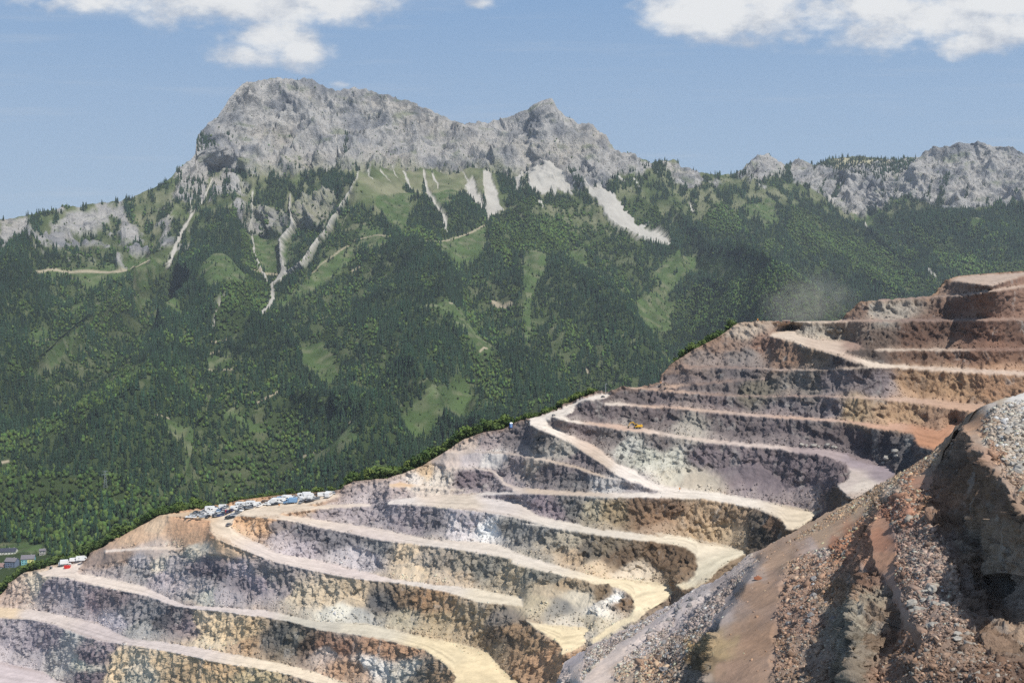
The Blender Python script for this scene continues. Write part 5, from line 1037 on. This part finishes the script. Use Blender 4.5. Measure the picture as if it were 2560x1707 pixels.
# ------------------------------------------------------------------ trees on the wooded bank behind the rim
def near_leaves(rs, n, blobs, size):
    V = []; Fc = []
    for k in range(n):
        cx, cy, cz, r = blobs[rs.integers(len(blobs))]
        d = rs.normal(size=3); d /= np.linalg.norm(d); c = np.array([cx, cy, cz])+d*r*(.55+.5*rs.random())
        a = rs.normal(size=3); a -= d*np.dot(a, d)*.6; a /= np.linalg.norm(a); b = np.cross(d+.4*rs.normal(size=3), a); b /= np.linalg.norm(b)+1e-6
        s = size*(.6+.8*rs.random()); i = len(V)
        V += [c-a*s-b*s*.6, c+a*s-b*s*.5, c+a*s*.7+b*s, c-a*s*.8+b*s*.8]; Fc.append((i, i+1, i+2, i+3))
    return V, Fc
def tree_templates():
    rs = np.random.default_rng(21); out = {'broad': [], 'spruce': [], 'bush': []}
    GR = [simple('leaf_a', (.105, .155, .040), .85, spec=.15, var=.3, scale=1.2), simple('leaf_b', (.075, .125, .038), .85, spec=.15, var=.3, scale=1.2), simple('leaf_c', (.14, .185, .05), .85, spec=.15, var=.3, scale=1.2)]
    GC = [simple('needle_a', (.030, .056, .026), .85, spec=.15, var=.3, scale=1.2), simple('needle_b', (.040, .068, .026), .85, spec=.15, var=.3, scale=1.2)]
    for k in range(5):
        bl = [(0, 0, .62, .30)]+[(.26*math.cos(a), .26*math.sin(a), .35+.38*rs.random(), .2+.08*rs.random()) for a in rs.random(5)*6.28]
        out['broad'].append((near_leaves(rs, 380, bl, .055), 'b', GR[k % 3]))
    for k in range(3):
        bl = [(rs.normal()*.28, rs.normal()*.28, .3+.3*rs.random(), .3) for _ in range(4)]
        out['bush'].append((near_leaves(rs, 240, bl, .085), 'b', GR[(k+2) % 3]))
    for k in range(4):
        V = []; Fc = []
        for t in range(13):
            z = .10+.88*t/13; r = .23*(1-z)**.85*(.85+.3*rs.random())+.012; n = 11 if t < 8 else 7
            for q in range(n):
                a = 6.28*(q+rs.random()*.7)/n; rr = r*(.75+.5*rs.random()); w = .05+.10*r; i = len(V); c, s = math.cos(a), math.sin(a)
                V += [(0, 0, z+.07), (rr*.6*c-w*s, rr*.6*s+w*c, z+.01), (rr*c, rr*s, z-.035*rs.random()-.01), (rr*.6*c+w*s, rr*.6*s-w*c, z+.01)]; Fc.append((i, i+1, i+2, i+3))
        out['spruce'].append(((V, Fc), 'c', GC[k % 2]))
    return out
def build_trees():
    T = tree_templates(); rs = np.random.default_rng(77); protos = {}
    names = {'broad': 'broadleaf_tree', 'spruce': 'spruce_tree', 'bush': 'shrub'}
    def trunk(kind):
        if kind == 'bush': return [cyl((0, 0, -.1), (.05, 0, .3), .03, .015, 5), cyl((0, 0, -.1), (-.12, .05, .3), .03, .015, 5)]
        if kind == 'spruce': return [cyl((0, 0, -.08), (0, 0, .95), .02, .004, 6)]
        return [cyl((0, 0, -.08), (0, 0, .5), .028, .016, 6), cyl((0, 0, .3), (.2, .05, .6), .014, .006, 5), cyl((0, 0, .32), (-.16, .12, .58), .014, .006, 5), cyl((0, 0, .35), (.03, -.2, .62), .014, .006, 5)]
    groups = [(-65, 130, 56, 4, 60, (4, 7.5), 'left'), (130, 300, 44, 4, 70, (5, 9), 'mid'), (300, 500, 34, 2, 60, (4, 8), 'rim'), (560, 840, 12, 3, 10, (2, 4), 'lot'), (850, 1060, 44, 2, 45, (5, 9), 'c1'), (1060, 1270, 46, 2, 42, (5, 10), 'c2'), (1270, 1490, 38, 1.5, 15, (2.5, 4.5), 'c3'), (1690, 1840, 16, 1, 9, (3, 6), 'u')]
    where = {'left': 'on the wooded bank behind the lowest rim, in front of the village', 'mid': 'on the wooded bank right of the village and behind the lower lot', 'rim': 'on the bank behind the orange spoil slope', 'lot': 'along the back edge of the car park', 'c1': 'on the green bank left of the grey rim', 'c2': 'on the green bank behind the blue portable toilet', 'c3': 'in the green row beside the white haul road', 'u': 'on the bank left of the upper brown skyline'}
    allpos = []
    def ground(px, b):
        c = np.array([(px-QXA)/2.2]); bs = [6, 45, 90, 140, 260, 420]; k = np.interp(b, bs, range(6)); R = QROWS[::-1]
        return Vector(bil(R, c, np.array([k]))[0].tolist())
    for (x0, x1, n, b0, b1, hr, wk) in groups:
        for i in range(n):
            px = rs.uniform(x0, x1); b = rs.uniform(b0, b1); h = rs.uniform(*hr)
            kind = 'bush' if wk in ('c3', 'lot') else ('spruce' if rs.random() < .3 else 'broad')
            if wk in ('c3', 'lot') and rs.random() < .15: kind = 'broad'
            v = int(rs.integers(len(T[kind]))); key = (kind, v); p = ground(px, b)-Vector((0, 0, .15)); rz = rs.random()*6.28
            sc = h if kind != 'bush' else h*1.1; kw = rs.uniform(.85, 1.2)
            nm = {'broad': 'green broadleaf tree', 'spruce': 'dark pointed spruce', 'bush': 'light green leafy shrub'}[kind]
            lab = nm+' '+where[wk]
            if key not in protos:
                (V, Fc), _, m = T[kind][v]; t = thing(names[kind], lab, 'shrub' if kind == 'bush' else 'tree', p, rz)
                part('crown', [(V, Fc)], m, t); part('trunk' if kind != 'bush' else 'stem', trunk(kind), M_bark, t); protos[key] = t
                t.scale = (sc*kw, sc*kw, sc)
            else: t = dup(protos[key], p, rz, lab, sc=(sc*kw, sc*kw, sc))
            t['group'] = {'broad': 'broadleaf trees ', 'spruce': 'spruces ', 'bush': 'shrubs '}[kind]+where[wk]
    # undergrowth filling the bank
    V = []; Fc = []; off = 0; C = []
    for (x0, x1, n, b0, b1, h0, h1) in [(-68, 130, 420, 3, 75, 3, 6), (130, 300, 420, 3, 100, 3.5, 8), (300, 520, 260, 2, 90, 2.5, 6), (560, 840, 60, 2, 14, 1.5, 3), (848, 1270, 430, 1.5, 80, 2.2, 7), (1270, 1495, 170, 1.5, 20, 1.8, 3.6), (1690, 1842, 90, 1, 22, 2, 4.5)]:
        for i in range(n):
            kind = 'bush' if rs.random() < .75 else 'broad'; (tv, tf), _, m = T[kind][rs.integers(3)]
            tv = np.array(tv); sel = rs.permutation(len(tf))[:150]; tf = np.array(tf)[sel]
            p = ground(rs.uniform(x0, x1), rs.uniform(b0, b1)); s = rs.uniform(h0, h1)*rs.uniform(.5, 1.25); a = rs.random()*6.28
            q = tv[tf.ravel()]; q = np.stack([q[:, 0]*math.cos(a)-q[:, 1]*math.sin(a), q[:, 0]*math.sin(a)+q[:, 1]*math.cos(a), q[:, 2]], -1)*s*np.array([1.25, 1.25, 1])+np.array(p)
            V.append(q); Fc.append(np.arange(len(q)).reshape(-1, 4)+off); off += len(q)
            c = np.array([.085, .125, .038])*(1+.3*rs.normal()*np.array([1, .8, .6])).clip(.5, 1.7); C.append(np.repeat(c[None], len(q), 0))
    o = mesh_np('undergrowth', np.concatenate(V), np.concatenate(Fc), M_leaf, np.concatenate(C), kind='stuff')
    o['label'] = 'dense green undergrowth covering the bank behind the quarry rim'; o['category'] = 'undergrowth'
build_trees()

# ------------------------------------------------------------------ stones
def rock_t(rs, flat=.7):
    v, f = ico(); v = v*(.7+.55*rs.random((12, 1)))*np.array([1.15, .9, flat]); return v, f
def shard_t(rs):
    v = np.array([(x, y, z) for z in (-1, 1) for y in (-1, 1) for x in (-1, 1)], float)*(.45+.65*rs.random((8, 3)))*np.array([1.25, .85, .6])
    q = [(0,2,3,1),(4,5,7,6),(0,1,5,4),(2,6,7,3),(0,4,6,2),(1,3,7,5)]
    a = rs.random()*.8; c, s_ = math.cos(a), math.sin(a); v = np.stack([v[:, 0]*c-v[:, 2]*s_, v[:, 1], v[:, 0]*s_+v[:, 2]*c], -1)
    return v, np.array([t for p in q for t in ((p[0], p[1], p[2]), (p[0], p[2], p[3]))])
def scatter_rocks(name, P, w, n, size, color, mat_, label):
    rs = np.random.default_rng(abs(hash(name)) % 1000 if False else len(name)); A = np.linalg.norm(np.cross(P[:-1, 1:]-P[:-1, :-1], P[1:, :-1]-P[:-1, :-1]), axis=-1)
    dd = P[:-1, :-1, 1]; A0 = (dd*2.0/2830)**2/np.maximum(-P[:-1, :-1, 2]/dd, .02); A = np.minimum(A, 2.5*A0)*w[:-1, :-1]
    cdf = np.cumsum(A.ravel()); k = np.searchsorted(cdf, rs.random(n)*cdf[-1]); j, i = np.unravel_index(np.minimum(k, A.size-1), A.shape)
    a, b = rs.random((n, 1)), rs.random((n, 1)); q = (P[j, i]*(1-a)+P[j, i+1]*a)*(1-b)+(P[j+1, i]*(1-a)+P[j+1, i+1]*a)*b
    s = size(rs, n, q); c = color(rs, j, i, n); NV = []; NF = []; NC = []; off = 0; g = rs.integers(0, 8, n)
    for t in range(8):
        V, Fc = shard_t(rs); m = np.nonzero(g == t)[0]; z = rs.random(len(m))*6.28; ca, sa = np.cos(z), np.sin(z); S = s[m][:, None]
        x = (V[None, :, 0]*ca[:, None]-V[None, :, 1]*sa[:, None])*S; y = (V[None, :, 0]*sa[:, None]+V[None, :, 1]*ca[:, None])*S; zz = V[None, :, 2]*S
        NV.append((np.stack([x, y, zz], -1)+q[m][:, None]+np.array([0, 0, 1.0])*S[..., None]*.05).reshape(-1, 3)); NF.append((Fc[None]+(np.arange(len(m))*8)[:, None, None]).reshape(-1, 3)+off); off += len(m)*8
        NC.append(np.repeat(c[m][:, None], 8, 1).reshape(-1, 3))
    col = np.concatenate(NC); o = mesh_np(name, np.concatenate(NV), np.concatenate(NF), mat_, np.concatenate([col, np.full((len(col), 1), .1)], 1), kind='stuff'); o['label'] = label; o['category'] = 'rubble'
def build_rubble():
    def colr(rs, j, i, n):
        c = NCOL[j, i]; g = c.mean(-1, keepdims=True); k = np.exp(rs.normal(-.02, .38, (n, 1))); c = (g+(c-g)*1.0)*k*np.array([1.04, .98, .92])
        pale = (rs.random((n, 1)) < .16); return np.where(pale, np.array([.37, .33, .285])*rs.uniform(.7, 1.1, (n, 1)), c).clip(.03, .55)
    scatter_rocks('rubble', NP, np.clip(NRUB, 0, 2)**1.3+.006, 125000, lambda rs, n, q: np.exp(rs.normal(-2.42, .6, n)).clip(.05, .9)*(q[:, 1]/150)**.55, colr, M_near, 'loose broken stones strewn over the near benches and slopes')
    def colq(rs, j, i, n): 
        return (QCOL[j, i]*rs.uniform(.6, 1.3, (n, 1))).clip(.04, .6)
    scatter_rocks('talus_stones', QP, np.clip(QTAL, 0, 1)**1.5, 14000, lambda rs, n, q: np.exp(rs.normal(-1.45, .45, n)).clip(.12, 1.1), colq, M_quarry, 'fallen stones along the feet and edges of the quarry benches')
build_rubble()
def n_surf(px, py):
    x = (px-1386)/1.25; yy = bil(NYg, np.array([x]*640), np.arange(640.)); r = np.interp(py, yy, np.arange(640)); return Vector(bil(NP, np.array([x]), np.array([r]))[0].tolist())
def build_boulders():
    rs = np.random.default_rng(5)
    def boulder(p, s, m, lab, group=None, flat=.7):
        bm_v, bm_f = rock_t(rs, flat)
        # one subdivision with jitter gives broken facets
        V = [np.array(v) for v in bm_v]; Fc = []; cache = {}
        def mid(a, b):
            k = (min(a, b), max(a, b))
            if k not in cache: cache[k] = len(V); V.append((V[a]+V[b])/2*(1+.12*rs.normal()))
            return cache[k]
        for a, b, c in bm_f: ab, bc, ca = mid(a, b), mid(b, c), mid(c, a); Fc += [(a, ab, ca), (b, bc, ab), (c, ca, bc), (ab, bc, ca)]
        o = part('boulder', [([tuple(v*s) for v in V], Fc)], m); o.location = p+Vector((0, 0, s*.25)); o.rotation_euler = (0, 0, rs.random()*6); o['label'] = lab; o['category'] = 'boulder'
        if group: o['group'] = group
        return o
    pale = simple('stone_pale', (.34, .32, .29), .9, var=.2, scale=2.0); rust = simple('stone_rust', (.26, .10, .05), .9, var=.25, scale=2.0); gry = simple('stone_grey', (.24, .23, .23), .9, var=.25, scale=2.0)
    boulder(n_surf(1896, 1447), 1.1, rust, 'flat rust red slab lying alone on the brown track', None, .28)
    G = [('pale angular boulder on the rubble strip under the right rock wall', pale, R2([(1430,1120),(1500,1100),(1600,1230),(1650,1420),(1560,1420),(1450,1280)]), 22, (.35, .8)),
         ('pale block on the stony plateau above the right rock wall', pale, R2([(1780,600),(1880,560),(1880,820),(1800,760)]), 22, (.4, .9)),
         ('grey boulder on the rubble slope right of the brown track', gry, R2([(1030,1140),(1170,1080),(1180,1400),(1000,1450)]), 14, (.35, .8)),
         ('grey boulder on the stony ridge left of the brown track', gry, R2([(500,1480),(620,1360),(790,1210),(740,1320),(640,1420),(560,1560)]), 20, (.5, 1.2)),
         ('dark boulder on the purple grey edge above the lowest hairpin', gry, R2([(420,1385),(600,1290),(720,1220),(640,1300),(470,1400)]), 12, (.5, 1.1))]
    for lab, m, poly, n, sz in G:
        pl = np.array(poly); c = 0
        while c < n:
            x, y = rs.uniform(pl[:, 0].min(), pl[:, 0].max()), rs.uniform(pl[:, 1].min(), pl[:, 1].max())
            if inpoly(np.array([[x]]), np.array([[y]]), poly)[0, 0]:
                boulder(n_surf(x, y), rs.uniform(*sz), m, lab, lab.split(' on the ')[0]+'s on the '+lab.split(' on the ')[1]); c += 1
    for k, (px, py, s) in enumerate([(2004,1113,1.6),(2016,1115,1.1),(2035,1116,1.8),(2046,1117,1.0),(2068,1114,1.7),(2082,1117,1.3),(2090,1118,1.0),(2222,1148,2.0),(2240,1130,1.8),(2248,1142,1.4),(2212,1160,1.2)]):
        boulder(q_surf(px, py), s*.8, pale, 'pale boulder fallen on the bench near the purple hairpin', 'pale boulders fallen on the purple bench')
build_boulders()

# ------------------------------------------------------------------ haze
def build_haze():
    m = bpy.data.materials.new('haze'); m.use_nodes = True; T = NT(m.node_tree)
    v = T.n('ShaderNodeVolumePrincipled', ins={'Color': (.80, .88, 1.0, 1), 'Density': 3.5e-5, 'Anisotropy': 0.1})
    T.n('ShaderNodeOutputMaterial', ins={'Volume': v.outputs[0]})
    x0, x1, y0, y1, z0, z1 = -5200, 5200, -900, 8200, -1650, 1150
    V = [(x, y, z) for z in (z0, z1) for y in (y0, y1) for x in (x0, x1)]
    o = mesh_np('haze', V, [(0,2,3,1),(4,5,7,6),(0,1,5,4),(2,6,7,3),(0,4,6,2),(1,3,7,5)], m, kind='stuff')
    o['label'] = 'thin blue summer haze filling the valley air'; o['category'] = 'haze'
    o.display_type = 'WIRE'
build_haze()

def build_dust():
    m = bpy.data.materials.new('dust'); m.use_nodes = True; T = NT(m.node_tree)
    tc = T.n('ShaderNodeTexCoord').outputs['Object']
    ln = T.n('ShaderNodeVectorMath', operation='LENGTH', ins={0: tc}).outputs['Value']
    nz = T.noise(tc, 1.7, 4, .6, .6)
    d = T.m('MULTIPLY', T.ramp(ln, 1.05, .0), T.ramp(nz, .36, .8))
    v = T.n('ShaderNodeVolumePrincipled', ins={'Color': (.80, .76, .66, 1), 'Density': T.m('MULTIPLY', d, .055)})
    T.n('ShaderNodeOutputMaterial', ins={'Volume': v.outputs[0]})
    V, Fc = ico(); o = mesh_np('dust_cloud', V*1.12, Fc, m, kind='stuff'); o.location = P3(2020, 760, 660).tolist(); o.scale = (32, 34, 24)
    o['label'] = 'pale dust cloud drifting behind the upper quarry road'; o['category'] = 'dust cloud'
build_dust()
def build_ground():
    m = simple('valley_grass', (.07, .10, .035), .9, var=.3, scale=.01)
    mesh_np('ground', [(-5150,-850,-1600),(5150,-850,-1600),(5150,8150,-1600),(-5150,8150,-1600)], [(0,1,2,3)], m, kind='structure')
build_ground()
